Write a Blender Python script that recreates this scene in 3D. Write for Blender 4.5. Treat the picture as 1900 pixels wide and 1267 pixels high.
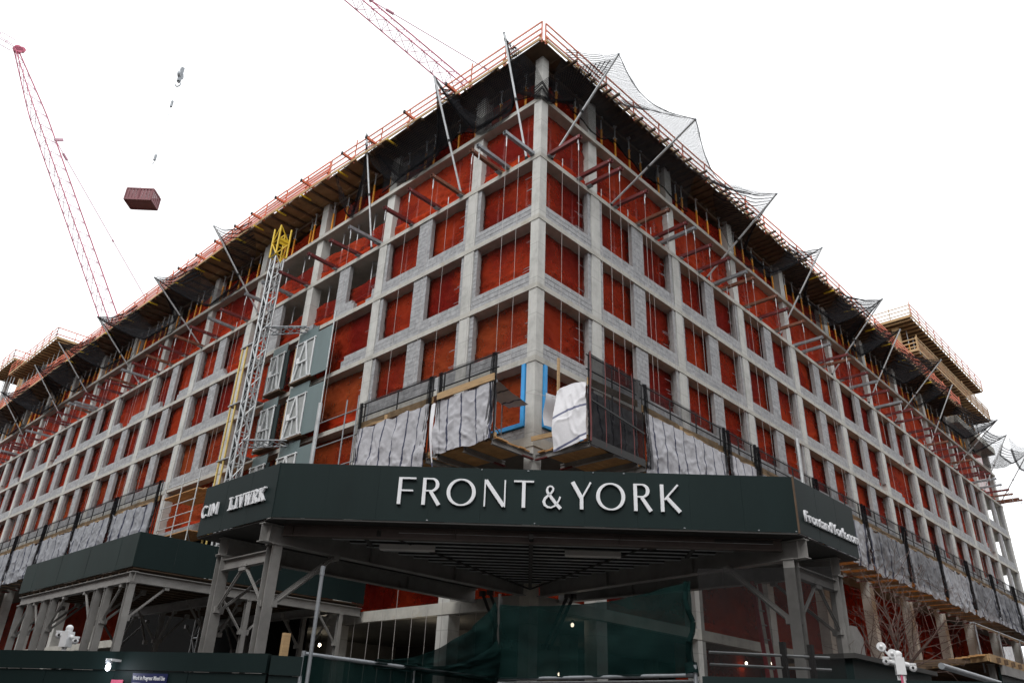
import bpy, math, random
from mathutils import Vector, Matrix, noise
R = math.radians
random.seed(7)
for _o in list(bpy.data.objects):
    bpy.data.objects.remove(_o)
S = bpy.context.scene
COL = S.collection

# ---------------------------------------------------------------- camera
cam_d = bpy.data.cameras.new('camera')
cam_d.sensor_width = 36.0
cam_d.lens = 36.0 * 1441.718 / 1900.0
cam_d.clip_start = 0.1
cam_d.clip_end = 900.0
cam = bpy.data.objects.new('camera', cam_d)
COL.objects.link(cam)
_F = Vector((0.64032635, 0.62300762, 0.44927016))
_R = Vector((0.68386801, -0.72872488, 0.03584135))
_U = Vector((-0.34972377, -0.28429133, 0.89267672))
cam.matrix_world = Matrix(((_R.x, _U.x, -_F.x, -17.829), (_R.y, _U.y, -_F.y, -16.198),
                           (_R.z, _U.z, -_F.z, 1.6), (0, 0, 0, 1)))
S.camera = cam

# ---------------------------------------------------------------- overcast sky, soft sun, exposure
SUN_EL, SUN_AZ = 48.0, 250.0          # soft light from high above the hoist side
W = bpy.data.worlds.new('World')
S.world = W
W.use_nodes = True
nt = W.node_tree
for n in list(nt.nodes):
    nt.nodes.remove(n)
sky = nt.nodes.new('ShaderNodeTexSky')
sky.sky_type = 'NISHITA'
sky.sun_disc = False
sky.sun_elevation = R(SUN_EL)
sky.sun_rotation = R(SUN_AZ)
sky.air_density = 2.0
sky.dust_density = 6.0
hs = nt.nodes.new('ShaderNodeHueSaturation')
hs.inputs['Saturation'].default_value = 0.12
cl = nt.nodes.new('ShaderNodeMix')      # cloud layer over the clear sky
cl.data_type = 'RGBA'
cl.inputs[0].default_value = 0.88
cl.inputs[7].default_value = (14.3, 14.5, 14.8, 1)
bg = nt.nodes.new('ShaderNodeBackground')
bg.inputs['Strength'].default_value = 0.115
wo = nt.nodes.new('ShaderNodeOutputWorld')
nt.links.new(sky.outputs[0], hs.inputs['Color'])
nt.links.new(hs.outputs[0], cl.inputs[6])
nt.links.new(cl.outputs[2], bg.inputs[0])
nt.links.new(bg.outputs[0], wo.inputs[0])

sun_d = bpy.data.lights.new('sun', 'SUN')
sun_d.energy = 1.3
sun_d.angle = R(25)
sun_d.color = (1.0, 0.97, 0.93)
sun = bpy.data.objects.new('sun', sun_d)
COL.objects.link(sun)
_az = R(200)                            # direction the light comes from, seen from above (x axis = 0)
_to = Vector((math.cos(_az) * math.cos(R(SUN_EL)), math.sin(_az) * math.cos(R(SUN_EL)), math.sin(R(SUN_EL))))
sun.rotation_euler = _to.to_track_quat('Z', 'Y').to_euler()
sun.location = (-30, -20, 60)

S.view_settings.view_transform = 'Standard'
S.view_settings.look = 'None'
S.view_settings.exposure = 0.0
S.view_settings.gamma = 1.0
S.view_settings.use_curve_mapping = False
S.cycles.max_bounces = 6
S.cycles.transparent_max_bounces = 24

# ---------------------------------------------------------------- materials
def _nodes(name):
    m = bpy.data.materials.new(name)
    m.use_nodes = True
    t = m.node_tree
    return m, t, t.nodes['Principled BSDF'], t.nodes['Material Output']

def nz(t, scale, detail=4.0, rough=0.6, stretch=None):
    g = t.nodes.new('ShaderNodeNewGeometry')
    out = g.outputs['Position']
    if stretch:
        mp = t.nodes.new('ShaderNodeMapping')
        mp.inputs['Scale'].default_value = stretch
        t.links.new(out, mp.inputs[0])
        out = mp.outputs[0]
    n = t.nodes.new('ShaderNodeTexNoise')
    n.inputs['Scale'].default_value = scale
    n.inputs['Detail'].default_value = detail
    n.inputs['Roughness'].default_value = rough
    t.links.new(out, n.inputs['Vector'])
    return n.outputs[0]

def ramp(t, fac, stops):
    r = t.nodes.new('ShaderNodeValToRGB')
    e = r.color_ramp.elements
    e[0].position, e[0].color = stops[0][0], (*stops[0][1], 1)
    e[1].position, e[1].color = stops[-1][0], (*stops[-1][1], 1)
    for p, c in stops[1:-1]:
        k = e.new(p)
        k.color = (*c, 1)
    t.links.new(fac, r.inputs[0])
    return r.outputs[0]

def mixc(t, fac, a, b, mode='MIX'):
    m = t.nodes.new('ShaderNodeMix')
    m.data_type = 'RGBA'
    m.blend_type = mode
    for sock, v in ((m.inputs[0], fac), (m.inputs[6], a), (m.inputs[7], b)):
        if hasattr(v, 'is_linked') or hasattr(v, 'links'):
            t.links.new(v, sock)
        elif isinstance(v, (int, float)):
            sock.default_value = v
        else:
            sock.default_value = (*v, 1)
    return m.outputs[2]

def mul(t, a, k):
    m = t.nodes.new('ShaderNodeMath')
    m.operation = 'MULTIPLY'
    t.links.new(a, m.inputs[0])
    if isinstance(k, (int, float)):
        m.inputs[1].default_value = k
    else:
        t.links.new(k, m.inputs[1])
    return m.outputs[0]

def bump(t, b, h, strength=0.3, dist=0.02):
    n = t.nodes.new('ShaderNodeBump')
    n.inputs['Strength'].default_value = strength
    n.inputs['Distance'].default_value = dist
    t.links.new(h, n.inputs['Height'])
    t.links.new(n.outputs[0], b.inputs['Normal'])

def sc(c, k):
    return tuple(min(1.0, x * k) for x in c)

def M(name, c, rough=0.7, metal=0.0, var=0.25, scale=3.0, stains=None, stretch=None, bmp=0.0, island=0.0, spec=0.4, dirt=None):
    """painted / plain surface with mottled colour, optional stains and per-piece colour drift"""
    m, t, b, o = _nodes(name)
    n = nz(t, scale, 5.0, 0.65, stretch)
    col = ramp(t, n, [(0.3, sc(c, 1 - var)), (0.5, c), (0.72, sc(c, 1 + var))])
    if stains:
        n2 = nz(t, stains[1], 6.0, 0.7, stains[3] if len(stains) > 3 else None)
        f = ramp(t, n2, [(stains[2], (0, 0, 0)), (min(0.99, stains[2] + 0.12), (1, 1, 1))])
        col = mixc(t, f, col, stains[0])
    if island:
        g = t.nodes.new('ShaderNodeNewGeometry')
        f = ramp(t, g.outputs['Random Per Island'], [(0.0, (1 - island,) * 3), (1.0, (1 + island,) * 3)])
        col = mixc(t, 1.0, col, f, 'MULTIPLY')
    t.links.new(col, b.inputs['Base Color'])
    b.inputs['Roughness'].default_value = rough
    b.inputs['Metallic'].default_value = metal
    b.inputs['Specular IOR Level'].default_value = spec
    if bmp:
        bump(t, b, nz(t, scale * 9, 4.0, 0.7, stretch), bmp, 0.02)
    return m

def emit(name, c, k):
    m, t, b, o = _nodes(name)
    b.inputs['Base Color'].default_value = (*c, 1)
    b.inputs['Emission Color'].default_value = (*c, 1)
    b.inputs['Emission Strength'].default_value = k
    return m

def sheer(name, c1, c2, clear, trans=0.2, scale=1.2, grid=0.0, gw=0.14, rough=0.8, cells=None, crease=0.0):
    """woven sheet: diffuse + translucent threads, the gaps of the weave let the view through"""
    m, t, b, o = _nodes(name)
    n = nz(t, scale, 4.0)
    col = mixc(t, ramp(t, n, [(0.4, (0, 0, 0)), (0.62, (1, 1, 1))]), c1, c2)
    t.links.new(col, b.inputs['Base Color'])
    b.inputs['Roughness'].default_value = rough
    b.inputs['Specular IOR Level'].default_value = 0.06
    if crease:
        h = mixc(t, 0.5, nz(t, 1.6, 3.0, 0.5, (1.0, 1.0, 0.45)), nz(t, 5.0, 2.0, 0.5, (0.7, 0.7, 1.6)))
        bump(t, b, h, crease, 0.12)
    tr = t.nodes.new('ShaderNodeBsdfTranslucent')
    t.links.new(col, tr.inputs[0])
    mx = t.nodes.new('ShaderNodeMixShader')
    mx.inputs[0].default_value = trans
    t.links.new(b.outputs[0], mx.inputs[1])
    t.links.new(tr.outputs[0], mx.inputs[2])
    cl_ = t.nodes.new('ShaderNodeBsdfTransparent')
    fin = t.nodes.new('ShaderNodeMixShader')
    if grid:
        uv = t.nodes.new('ShaderNodeUVMap')
        sp = t.nodes.new('ShaderNodeSeparateXYZ')
        t.links.new(uv.outputs[0], sp.inputs[0])
        best = None
        for k in (0, 1):
            a = t.nodes.new('ShaderNodeMath'); a.operation = 'DIVIDE'; a.inputs[1].default_value = grid
            t.links.new(sp.outputs[k], a.inputs[0])
            f = t.nodes.new('ShaderNodeMath'); f.operation = 'FRACT'
            t.links.new(a.outputs[0], f.inputs[0])
            l = t.nodes.new('ShaderNodeMath'); l.operation = 'GREATER_THAN'; l.inputs[1].default_value = gw
            t.links.new(f.outputs[0], l.inputs[0])
            best = l.outputs[0] if best is None else mul(t, best, l.outputs[0])
        t.links.new(mul(t, best, clear), fin.inputs[0])
    else:
        w = ramp(t, nz(t, cells or 2.0, 3.0), [(0.3, (clear * 0.75,) * 3), (0.7, (min(1, clear * 1.2),) * 3)])
        t.links.new(w, fin.inputs[0])
    t.links.new(mx.outputs[0], fin.inputs[1])
    t.links.new(cl_.outputs[0], fin.inputs[2])
    t.links.new(fin.outputs[0], o.inputs['Surface'])
    return m

def striped(name, base, stripe, period, width, axis=0):
    """woven tarpaulin with printed stripes (UV in metres)"""
    m, t, b, o = _nodes(name)
    n = nz(t, 2.5, 6.0, 0.7)
    col = ramp(t, n, [(0.25, sc(base, 0.86)), (0.55, base), (0.8, sc(base, 1.06))])
    uv = t.nodes.new('ShaderNodeUVMap')
    sp = t.nodes.new('ShaderNodeSeparateXYZ')
    t.links.new(uv.outputs[0], sp.inputs[0])
    a = t.nodes.new('ShaderNodeMath'); a.operation = 'DIVIDE'; a.inputs[1].default_value = period
    t.links.new(sp.outputs[axis], a.inputs[0])
    f = t.nodes.new('ShaderNodeMath'); f.operation = 'FRACT'
    t.links.new(a.outputs[0], f.inputs[0])
    l = t.nodes.new('ShaderNodeMath'); l.operation = 'LESS_THAN'; l.inputs[1].default_value = width
    t.links.new(f.outputs[0], l.inputs[0])
    col = mixc(t, l.outputs[0], col, stripe)
    t.links.new(col, b.inputs['Base Color'])
    b.inputs['Roughness'].default_value = 0.55
    bump(t, b, nz(t, 7.0, 5.0, 0.6), 0.28, 0.03)
    return m

def concrete(name, c, stain=(0.30, 0.24, 0.13), amt=0.66, form=0.0):
    m, t, b, o = _nodes(name)
    joint = None
    if form:
        g = t.nodes.new('ShaderNodeNewGeometry'); sp = t.nodes.new('ShaderNodeSeparateXYZ'); t.links.new(g.outputs['Position'], sp.inputs[0])
        dv = t.nodes.new('ShaderNodeMath'); dv.operation = 'DIVIDE'; dv.inputs[1].default_value = form; t.links.new(sp.outputs[2], dv.inputs[0])
        fr = t.nodes.new('ShaderNodeMath'); fr.operation = 'FRACT'; t.links.new(dv.outputs[0], fr.inputs[0])
        lt = t.nodes.new('ShaderNodeMath'); lt.operation = 'LESS_THAN'; lt.inputs[1].default_value = 0.022; t.links.new(fr.outputs[0], lt.inputs[0])
        joint = mul(t, lt.outputs[0], 0.4)
    col = ramp(t, nz(t, 1.1, 7.0, 0.7), [(0.28, sc(c, 0.68)), (0.5, c), (0.75, sc(c, 1.14))])
    col = mixc(t, mul(t, ramp(t, nz(t, 4.0, 6.0, 0.7, (1, 1, 0.12)), [(0.5, (0, 0, 0)), (0.72, (1, 1, 1))]), 0.35), col, sc(c, 0.6))
    col = mixc(t, mul(t, ramp(t, nz(t, 0.9, 6.0, 0.75), [(amt, (0, 0, 0)), (amt + 0.1, (1, 1, 1))]), 0.5), col, stain)
    if joint:
        col = mixc(t, joint, col, sc(c, 0.45))
    t.links.new(col, b.inputs['Base Color'])
    b.inputs['Roughness'].default_value = 0.88
    b.inputs['Specular IOR Level'].default_value = 0.25
    bump(t, b, nz(t, 18.0, 5.0, 0.7), 0.35, 0.02)
    return m

MT = {}
MT['concrete'] = concrete('cast concrete', (0.50, 0.50, 0.475), form=1.49)
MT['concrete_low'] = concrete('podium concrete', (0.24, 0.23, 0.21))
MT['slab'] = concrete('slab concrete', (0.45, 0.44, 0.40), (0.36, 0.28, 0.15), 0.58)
MT['soffit_shade'] = concrete('shade-darkened soffit concrete', (0.15, 0.145, 0.13))  # slab concrete darkened in place of shade on the low ceilings
MT['brownsteel'] = M('brown primed steel', (0.085, 0.066, 0.058), 0.55, var=0.25, scale=1.5)
MT['lit_concrete'] = concrete('pale grout', (0.62, 0.60, 0.53))  # concrete colour raised in place of light
MT['shade_black'] = M('bare partition', (0.035, 0.033, 0.032), 0.9, var=0.3, scale=1.0)  # near-black, stands in for the unlit depth of the rooms
MT['block'] = M('concrete masonry block', (0.345, 0.35, 0.36), 0.9, var=0.22, scale=5.0, island=0.10, bmp=0.5, stains=((0.20, 0.20, 0.21), 2.2, 0.60), spec=0.2)
MT['mortar'] = M('grey mortar', (0.30, 0.30, 0.30), 0.95, var=0.2, scale=6.0)
MT['net_red'] = sheer('orange red debris netting', (0.22, 0.009, 0.005), (0.46, 0.046, 0.012), 0.28, 0.22, 0.22, crease=0.8)
MT['net_band'] = sheer('bright lapped netting strip', (0.42, 0.030, 0.008), (0.52, 0.060, 0.014), 0.22, 0.25, 0.6, crease=0.8)
MT['net_low'] = sheer('faded orange debris netting', (0.42, 0.075, 0.020), (0.29, 0.022, 0.008), 0.30, 0.24, 0.2, crease=0.8)
MT['net_black'] = sheer('black safety net', (0.012, 0.012, 0.014), (0.02, 0.02, 0.022), 0.96, 0.1, 2.0, grid=0.058, gw=0.25)
MT['net_curtain'] = sheer('black curtain net', (0.010, 0.010, 0.012), (0.018, 0.018, 0.02), 0.95, 0.1, 2.0, grid=0.10, gw=0.28)
MT['net_bunch'] = sheer('gathered black net', (0.010, 0.010, 0.012), (0.018, 0.018, 0.02), 0.40, 0.1, 2.0, cells=5.0)
MT['mesh_black'] = sheer('black scaffold mesh', (0.016, 0.016, 0.018), (0.024, 0.024, 0.026), 0.55, 0.1, 1.5, cells=2.5)
MT['mesh_dense'] = sheer('doubled black scaffold mesh', (0.012, 0.012, 0.014), (0.028, 0.028, 0.030), 0.20, 0.15, 1.5, cells=1.6)
MT['scrim'] = sheer('dark green fence scrim', (0.004, 0.015, 0.0145), (0.006, 0.023, 0.021), 0.09, 0.2, 0.8, cells=0.8)
MT['mesh_thin'] = sheer('thin black mesh', (0.016, 0.016, 0.018), (0.024, 0.024, 0.026), 0.74, 0.1, 1.5, cells=1.8)
MT['scrim_dark'] = sheer('black fence screen', (0.016, 0.016, 0.016), (0.024, 0.023, 0.023), 0.36, 0.2, 0.8)
MT['orange'] = M('orange enamel', (0.85, 0.36, 0.025), 0.45, var=0.2, scale=4.0, stains=((0.16, 0.07, 0.02), 6.0, 0.62))
MT['galv'] = M('galvanised steel', (0.50, 0.52, 0.53), 0.45, metal=0.4, var=0.2, scale=5.0)
MT['galv_dark'] = M('weathered galvanised tube', (0.27, 0.29, 0.31), 0.5, metal=0.4, var=0.2, scale=5.0)
MT['maroon'] = M('maroon primer', (0.135, 0.022, 0.022), 0.55, var=0.3, scale=3.0, stains=((0.24, 0.16, 0.12), 4.0, 0.66))
MT['rust'] = M('rusty steel', (0.17, 0.068, 0.04), 0.75, var=0.35, scale=4.0, stains=((0.30, 0.22, 0.18), 3.0, 0.62))
MT['pink'] = M('sun-bleached red rail', (0.58, 0.21, 0.14), 0.6, var=0.25, scale=3.0)
MT['redrail'] = M('red orange rail', (0.62, 0.15, 0.07), 0.6, var=0.25, scale=3.0)
MT['timber'] = M('new timber', (0.40, 0.265, 0.135), 0.75, var=0.22, scale=3.0, stretch=(1, 1, 8), island=0.16)
MT['timber_dark'] = M('weathered timber', (0.11, 0.072, 0.045), 0.85, var=0.3, scale=3.0, island=0.22)
MT['ply'] = M('formwork plywood', (0.105, 0.068, 0.040), 0.75, var=0.35, scale=1.3, island=0.3, stains=((0.03, 0.022, 0.016), 1.7, 0.58))
MT['ply_new'] = M('fresh formwork plywood', (0.27, 0.165, 0.075), 0.7, var=0.3, scale=1.3, island=0.24, stains=((0.09, 0.055, 0.03), 1.7, 0.60))
MT['plank'] = M('scaffold plank', (0.46, 0.25, 0.10), 0.8, var=0.25, scale=2.0, island=0.25, stains=((0.5, 0.16, 0.05), 0.9, 0.70))
MT['yellow'] = M('yellow enamel', (0.68, 0.47, 0.03), 0.42, var=0.15, scale=5.0, stains=((0.25, 0.16, 0.04), 7.0, 0.68))
MT['paleyel'] = M('pale yellow enamel', (0.66, 0.50, 0.16), 0.5, var=0.15, scale=5.0)
MT['green'] = M('dark green hoarding paint', (0.0105, 0.0215, 0.0215), 0.55, var=0.14, scale=0.7, stretch=(1, 1, 0.3), stains=((0.019, 0.030, 0.029), 1.6, 0.66, (1, 1, 0.25)), bmp=0.06, spec=0.16)
MT['green2'] = M('faded green shed paint', (0.014, 0.028, 0.026), 0.6, var=0.2, scale=0.6, stretch=(1, 1, 0.2), stains=((0.030, 0.042, 0.037), 1.3, 0.64, (1, 1, 0.15)), bmp=0.06, spec=0.2)
MT['gate'] = M('grey green gate enamel', (0.10, 0.145, 0.148), 0.45, var=0.12, scale=1.0, stretch=(1, 1, 0.2), stains=((0.26, 0.30, 0.29), 1.2, 0.70, (1, 1, 0.08)))
MT['gatemesh'] = M('pale gate infill', (0.30, 0.315, 0.31), 0.7, var=0.15, scale=3.0)
MT['palesteel'] = M('pale galvanised frame', (0.64, 0.66, 0.67), 0.5, var=0.1, scale=4.0)
MT['white'] = M('white sign letter', (0.82, 0.84, 0.87), 0.45, var=0.05, scale=2.0)
MT['whiteplastic'] = M('white plastic', (0.72, 0.73, 0.74), 0.35, var=0.06, scale=6.0)
MT['steel'] = M('grey shed steel', (0.265, 0.26, 0.25), 0.5, metal=0.1, var=0.22, scale=1.6, stains=((0.07, 0.048, 0.036), 2.4, 0.64, (1, 1, 0.3)), spec=0.25)
MT['steel_dark'] = M('dark corrugated deck', (0.040, 0.039, 0.037), 0.65, metal=0.0, var=0.2, scale=2.0)
MT['tarp'] = striped('striped grey tarpaulin', (0.42, 0.42, 0.45), (0.03, 0.035, 0.075), 0.66, 0.10)
MT['tarp2'] = striped('crumpled grey tarpaulin', (0.25, 0.26, 0.285), (0.025, 0.03, 0.06), 1.25, 0.10)
MT['tarpw'] = striped('white tarpaulin', (0.74, 0.74, 0.77), (0.12, 0.13, 0.22), 1.16, 0.07, 1)
MT['blue'] = M('blue membrane', (0.035, 0.30, 0.66), 0.5, var=0.08, scale=4.0)
MT['crane'] = M('crane red paint', (0.52, 0.13, 0.20), 0.5, var=0.2, scale=0.6)
MT['craneg'] = M('crane lattice paint', (0.52, 0.30, 0.37), 0.5, var=0.2, scale=0.8)
MT['skip'] = M('maroon container paint', (0.20, 0.075, 0.085), 0.6, var=0.2, scale=1.2)
MT['rope'] = M('pale wire rope', (0.40, 0.38, 0.37), 0.6, var=0.1)
MT['ropeblack'] = M('black cable', (0.02, 0.02, 0.022), 0.6, var=0.1)
MT['black'] = M('black rubber', (0.018, 0.018, 0.018), 0.6, var=0.1)
MT['bark'] = M('brown twig bark', (0.115, 0.075, 0.063), 0.8, var=0.3, scale=8.0)
MT['shade_board'] = M('black shade board', (0.008, 0.008, 0.008), 0.9, var=0.1, spec=0.05)  # black standing in for the deep shade under the shed
MT['asphalt'] = M('asphalt', (0.035, 0.035, 0.037), 0.9, var=0.2, scale=2.0, bmp=0.4)
MT['paving'] = M('sidewalk concrete', (0.085, 0.083, 0.08), 0.9, var=0.2, scale=0.8, bmp=0.3)
MT['ground'] = M('bare earth', (0.06, 0.053, 0.045), 0.95, var=0.3, scale=0.2)
MT['signblue'] = M('navy notice board', (0.012, 0.018, 0.085), 0.4, var=0.05)
MT['signpink'] = M('pink notice', (0.55, 0.10, 0.18), 0.5, var=0.05)
MT['redladder'] = M('red fibreglass', (0.34, 0.02, 0.03), 0.45, var=0.1)
MT['lamp'] = emit('lit work lamp', (1.0, 0.86, 0.66), 14.0)
MT['lampwhite'] = emit('lit wall lamp', (0.90, 0.93, 1.0), 8.0)
MT['tube'] = M('unlit lamp diffuser', (0.80, 0.78, 0.74), 0.5, var=0.05)
MT['paint'] = M('road paint', (0.75, 0.75, 0.72), 0.7, var=0.15, scale=6.0)

# ---------------------------------------------------------------- geometry helpers
ORG = {}
class MB:
    """collects solid pieces and links them as ONE mesh object"""
    def __init__(s):
        s.v, s.f, s.sm, s.uv, s.mi, s.cur = [], [], [], [], [], 0
    def _add(s, vs, fs, smooth=False, uvs=None):
        o = len(s.v)
        s.v += [Vector(p) for p in vs]
        for f in fs:
            s.f.append([o + i for i in f])
            s.sm.append(smooth)
            s.mi.append(s.cur)
            s.uv.append([uvs[i] for i in f] if uvs else None)
        return s
    def box(s, a, b):
        (x0, y0, z0), (x1, y1, z1) = [[f(p, q) for p, q in zip(a, b)] for f in (min, max)]
        return s._add([(x0, y0, z0), (x1, y0, z0), (x1, y1, z0), (x0, y1, z0), (x0, y0, z1), (x1, y0, z1), (x1, y1, z1), (x0, y1, z1)],
                      [(3, 2, 1, 0), (4, 5, 6, 7), (0, 1, 5, 4), (1, 2, 6, 5), (2, 3, 7, 6), (3, 0, 4, 7)])
    def bar(s, p, q, w, h=None, up=(0, 0, 1)):
        p, q = Vector(p), Vector(q)
        h = w if h is None else h
        d = (q - p).normalized()
        u = Vector(up)
        if abs(d.dot(u)) > 0.97:
            u = Vector((1, 0, 0)) if abs(d.x) < 0.9 else Vector((0, 1, 0))
        sd = d.cross(u).normalized() * (w / 2)
        u = sd.cross(d).normalized() * (h / 2)
        vs = [c + a * sd + b * u for c in (p, q) for a, b in ((-1, -1), (1, -1), (1, 1), (-1, 1))]
        return s._add(vs, [(0, 1, 2, 3), (7, 6, 5, 4), (0, 4, 5, 1), (1, 5, 6, 2), (2, 6, 7, 3), (3, 7, 4, 0)])
    def tube(s, p, q, r, n=6, r2=None, caps=True):
        p, q = Vector(p), Vector(q)
        r2 = r if r2 is None else r2
        d = (q - p).normalized()
        u = Vector((0, 0, 1)) if abs(d.z) < 0.9 else Vector((1, 0, 0))
        a = d.cross(u).normalized()
        b = d.cross(a)
        vs = []
        for c, rr in ((p, r), (q, r2)):
            for i in range(n):
                t = 2 * math.pi * i / n
                vs.append(c + (a * math.cos(t) + b * math.sin(t)) * rr)
        fs = [(i, n + i, n + (i + 1) % n, (i + 1) % n) for i in range(n)]
        s._add(vs, fs, n > 5)
        if caps:
            s._add(vs[:n], [tuple(range(n))])
            s._add(vs[n:], [tuple(reversed(range(n)))])
        return s
    def path(s, pts, r, n=5):
        for a, b in zip(pts, pts[1:]):
            s.tube(a, b, r, n, caps=False)
        return s
    def ball(s, c, r, n=8, squash=1.0):
        c = Vector(c)
        vs, fs = [], []
        for j in range(n + 1):
            ph = math.pi * j / n
            for i in range(n):
                t = 2 * math.pi * i / n
                vs.append(c + Vector((r * math.sin(ph) * math.cos(t), r * math.sin(ph) * math.sin(t), r * squash * math.cos(ph))))
        for j in range(n):
            for i in range(n):
                fs.append((j * n + i, (j + 1) * n + i, (j + 1) * n + (i + 1) % n, j * n + (i + 1) % n))
        return s._add(vs, fs, True)
    def prism(s, poly, off):
        off = Vector(off)
        n = len(poly)
        a = [Vector(p) for p in poly]
        vs = a + [p + off for p in a]
        fs = [tuple(range(n)), tuple(reversed(range(n, 2 * n)))] + [(i, n + i, n + (i + 1) % n, (i + 1) % n) for i in range(n)]
        return s._add(vs, fs)
    def grid(s, fn, nu, nv, uvfn=None, smooth=True):
        vs = [fn(i / nu, j / nv) for j in range(nv + 1) for i in range(nu + 1)]
        uvs = [uvfn(i / nu, j / nv) for j in range(nv + 1) for i in range(nu + 1)] if uvfn else None
        fs = [(j * (nu + 1) + i, j * (nu + 1) + i + 1, (j + 1) * (nu + 1) + i + 1, (j + 1) * (nu + 1) + i) for j in range(nv) for i in range(nu)]
        return s._add(vs, fs, smooth, uvs)
    def mesh(s, name, org=Vector()):
        me = bpy.data.meshes.new(name)
        me.from_pydata([tuple(p - org) for p in s.v], [], s.f)
        me.polygons.foreach_set('use_smooth', s.sm)
        me.polygons.foreach_set('material_index', s.mi)
        if any(u for u in s.uv):
            ul = me.uv_layers.new(name='UVMap')
            k = 0
            for u, f in zip(s.uv, s.f):
                for i in range(len(f)):
                    ul.data[k].uv = u[i] if u else (0, 0)
                    k += 1
        me.update()
        return me
    def build(s, name, mat, parent=None, org=None, **props):
        if org is None:
            org = ORG[parent.name] if parent else Vector()
        org = Vector(org)
        me = s.mesh(name, org)
        for mm in (mat if isinstance(mat, (list, tuple)) else [mat]):
            me.materials.append(MT[mm])
        o = bpy.data.objects.new(name, me)
        COL.objects.link(o)
        if parent:
            o.parent = parent
            o.location = org - ORG[parent.name]
        else:
            o.location = org
        ORG[o.name] = org
        for k, v in props.items():
            o[k] = v
        return o

def tag(o, label, cat, group=None):
    o['label'] = label
    o['category'] = cat
    o['kind'] = 'thing'
    if group:
        o['group'] = group
    return o

def thing(name, loc, label, cat, group=None):
    o = bpy.data.objects.new(name, None)
    o.empty_display_size = 0.2
    COL.objects.link(o)
    o.location = loc
    ORG[o.name] = Vector(loc)
    return tag(o, label, cat, group)

def dup(root, loc, rotz=0.0, label=None, group=None, scale=None):
    r = root.copy()
    COL.objects.link(r)
    r.location = loc
    r.rotation_euler = (0, 0, rotz)
    if scale:
        r.scale = scale
    if label:
        r['label'] = label
    if group:
        r['group'] = group
    for ch in root.children:
        c = ch.copy()
        COL.objects.link(c)
        c.parent = r
        for g in ch.children:
            d = g.copy()
            COL.objects.link(d)
            d.parent = c
    return r

def P(side, s, o, z):
    """facade coordinates: s along the facade from the corner, o outwards from it, z up"""
    return Vector((-o, s, z)) if side == 'H' else Vector((s, -o, z))

SIDE = {'H': 'hoist side', 'T': 'tree side'}      # the two street facades, named after what stands in front of them
ORD = ['first', 'second', 'third', 'fourth', 'fifth', 'sixth', 'seventh', 'eighth', 'ninth', 'tenth', 'eleventh', 'twelfth', 'thirteenth',
       'fourteenth', 'fifteenth', 'sixteenth', 'seventeenth', 'eighteenth', 'nineteenth', 'twentieth']
def nth(i):
    if i < 20:
        return ORD[i]
    t = ['', '', 'twenty', 'thirty', 'forty', 'fifty', 'sixty', 'seventy', 'eighty', 'ninety'][(i + 1) // 10]
    if (i + 1) % 10 == 0:
        return t[:-1] + 'ieth' if t else str(i + 1)
    return t + '-' + ORD[(i + 1) % 10 - 1]

def fbm(x, y, z=0.0, o=3):
    return noise.fractal(Vector((x, y, z)), 1.0, 2.0, o)

# ================================================================ ground and streets
CW = 3.4      # the kerb line lies this far outside the shed posts
def slab_obj(name, lo, hi, mat):
    m = MB(); m.box(lo, hi)
    return m.build(name, mat, kind='structure')
slab_obj('ground', (-420, -420, -0.6), (420, 420, -0.135), 'ground')
slab_obj('street', (-26.0, -400, -0.5), (-13.2, 400, -0.13), 'asphalt')
slab_obj('street', (-13.2, -26.0, -0.5), (400, -11.6, -0.126), 'asphalt')
slab_obj('sidewalk', (-13.0, -11.4, -0.5), (120, 140, 0.0), 'paving')
k_ = MB()
k_.box((-13.2, -11.6, -0.4), (-13.0, 140, 0.004)); k_.box((-13.0, -11.6, -0.4), (120, -11.4, 0.004))
k_.build('kerb', 'paving', kind='structure')
slab_obj('sidewalk', (-31.5, -60, -0.5), (-26.2, 140, 0.0), 'paving')
mk = MB()
for i in range(30):
    mk.box((-19.7, -100 + i * 7, -0.13), (-19.55, -97 + i * 7, -0.122))
for i in range(12):
    mk.box((-12.0 + i * 1.2, -15.6, -0.126), (-11.5 + i * 1.2, -12.4, -0.118))
mk.build('road_marking', 'paint', kind='structure')

# unseen brick blocks added across both streets to shade the lower facade and canopy
def unseen_block(lo, hi, face, label, seed):
    rg = random.Random(seed)
    t = thing('shade_building', (lo[0], lo[1], 0), label, 'building', 'unseen shading blocks across the street')
    m = MB(); m.box((lo[0], lo[1], -0.2), (hi[0], hi[1], hi[2])); m.build('wall', 'brickwork', t)
    m, g = MB(), MB()
    ax = 1 if face == 'x' else 0
    p = lo[ax] + 1.6
    while p < hi[ax] - 2:
        z = 1.2
        while z < hi[2] - 2.5:
            if face == 'x':
                m.box((hi[0] + 0.003, p - .12, z - .12), (hi[0] + 0.07, p + 1.32, z + 2.12)); g.box((hi[0] + 0.072, p, z), (hi[0] + 0.078, p + 1.2, z + 2.0))
            else:
                m.box((p - .12, hi[1] + 0.003, z - .12), (p + 1.32, hi[1] + 0.07, z + 2.12)); g.box((p, hi[1] + 0.072, z), (p + 1.2, hi[1] + 0.078, z + 2.0))
            z += 3.6
        p += 3.0
    m.build('window_surrounds', 'concrete_low', t, kind='stuff')
    g.build('window_panes', 'pane', t, kind='stuff')
    m = MB(); m.box((lo[0] - .15, lo[1] - .15, hi[2]), (hi[0] + .25, hi[1] + .25, hi[2] + .5)); m.build('cornice', 'concrete_low', t)
MT['brickwork'] = M('old red brick', (0.17, 0.085, 0.06), 0.9, var=0.25, scale=2.5)
MT['pane'] = M('dark window glass', (0.02, 0.022, 0.025), 0.12, var=0.05)
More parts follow.
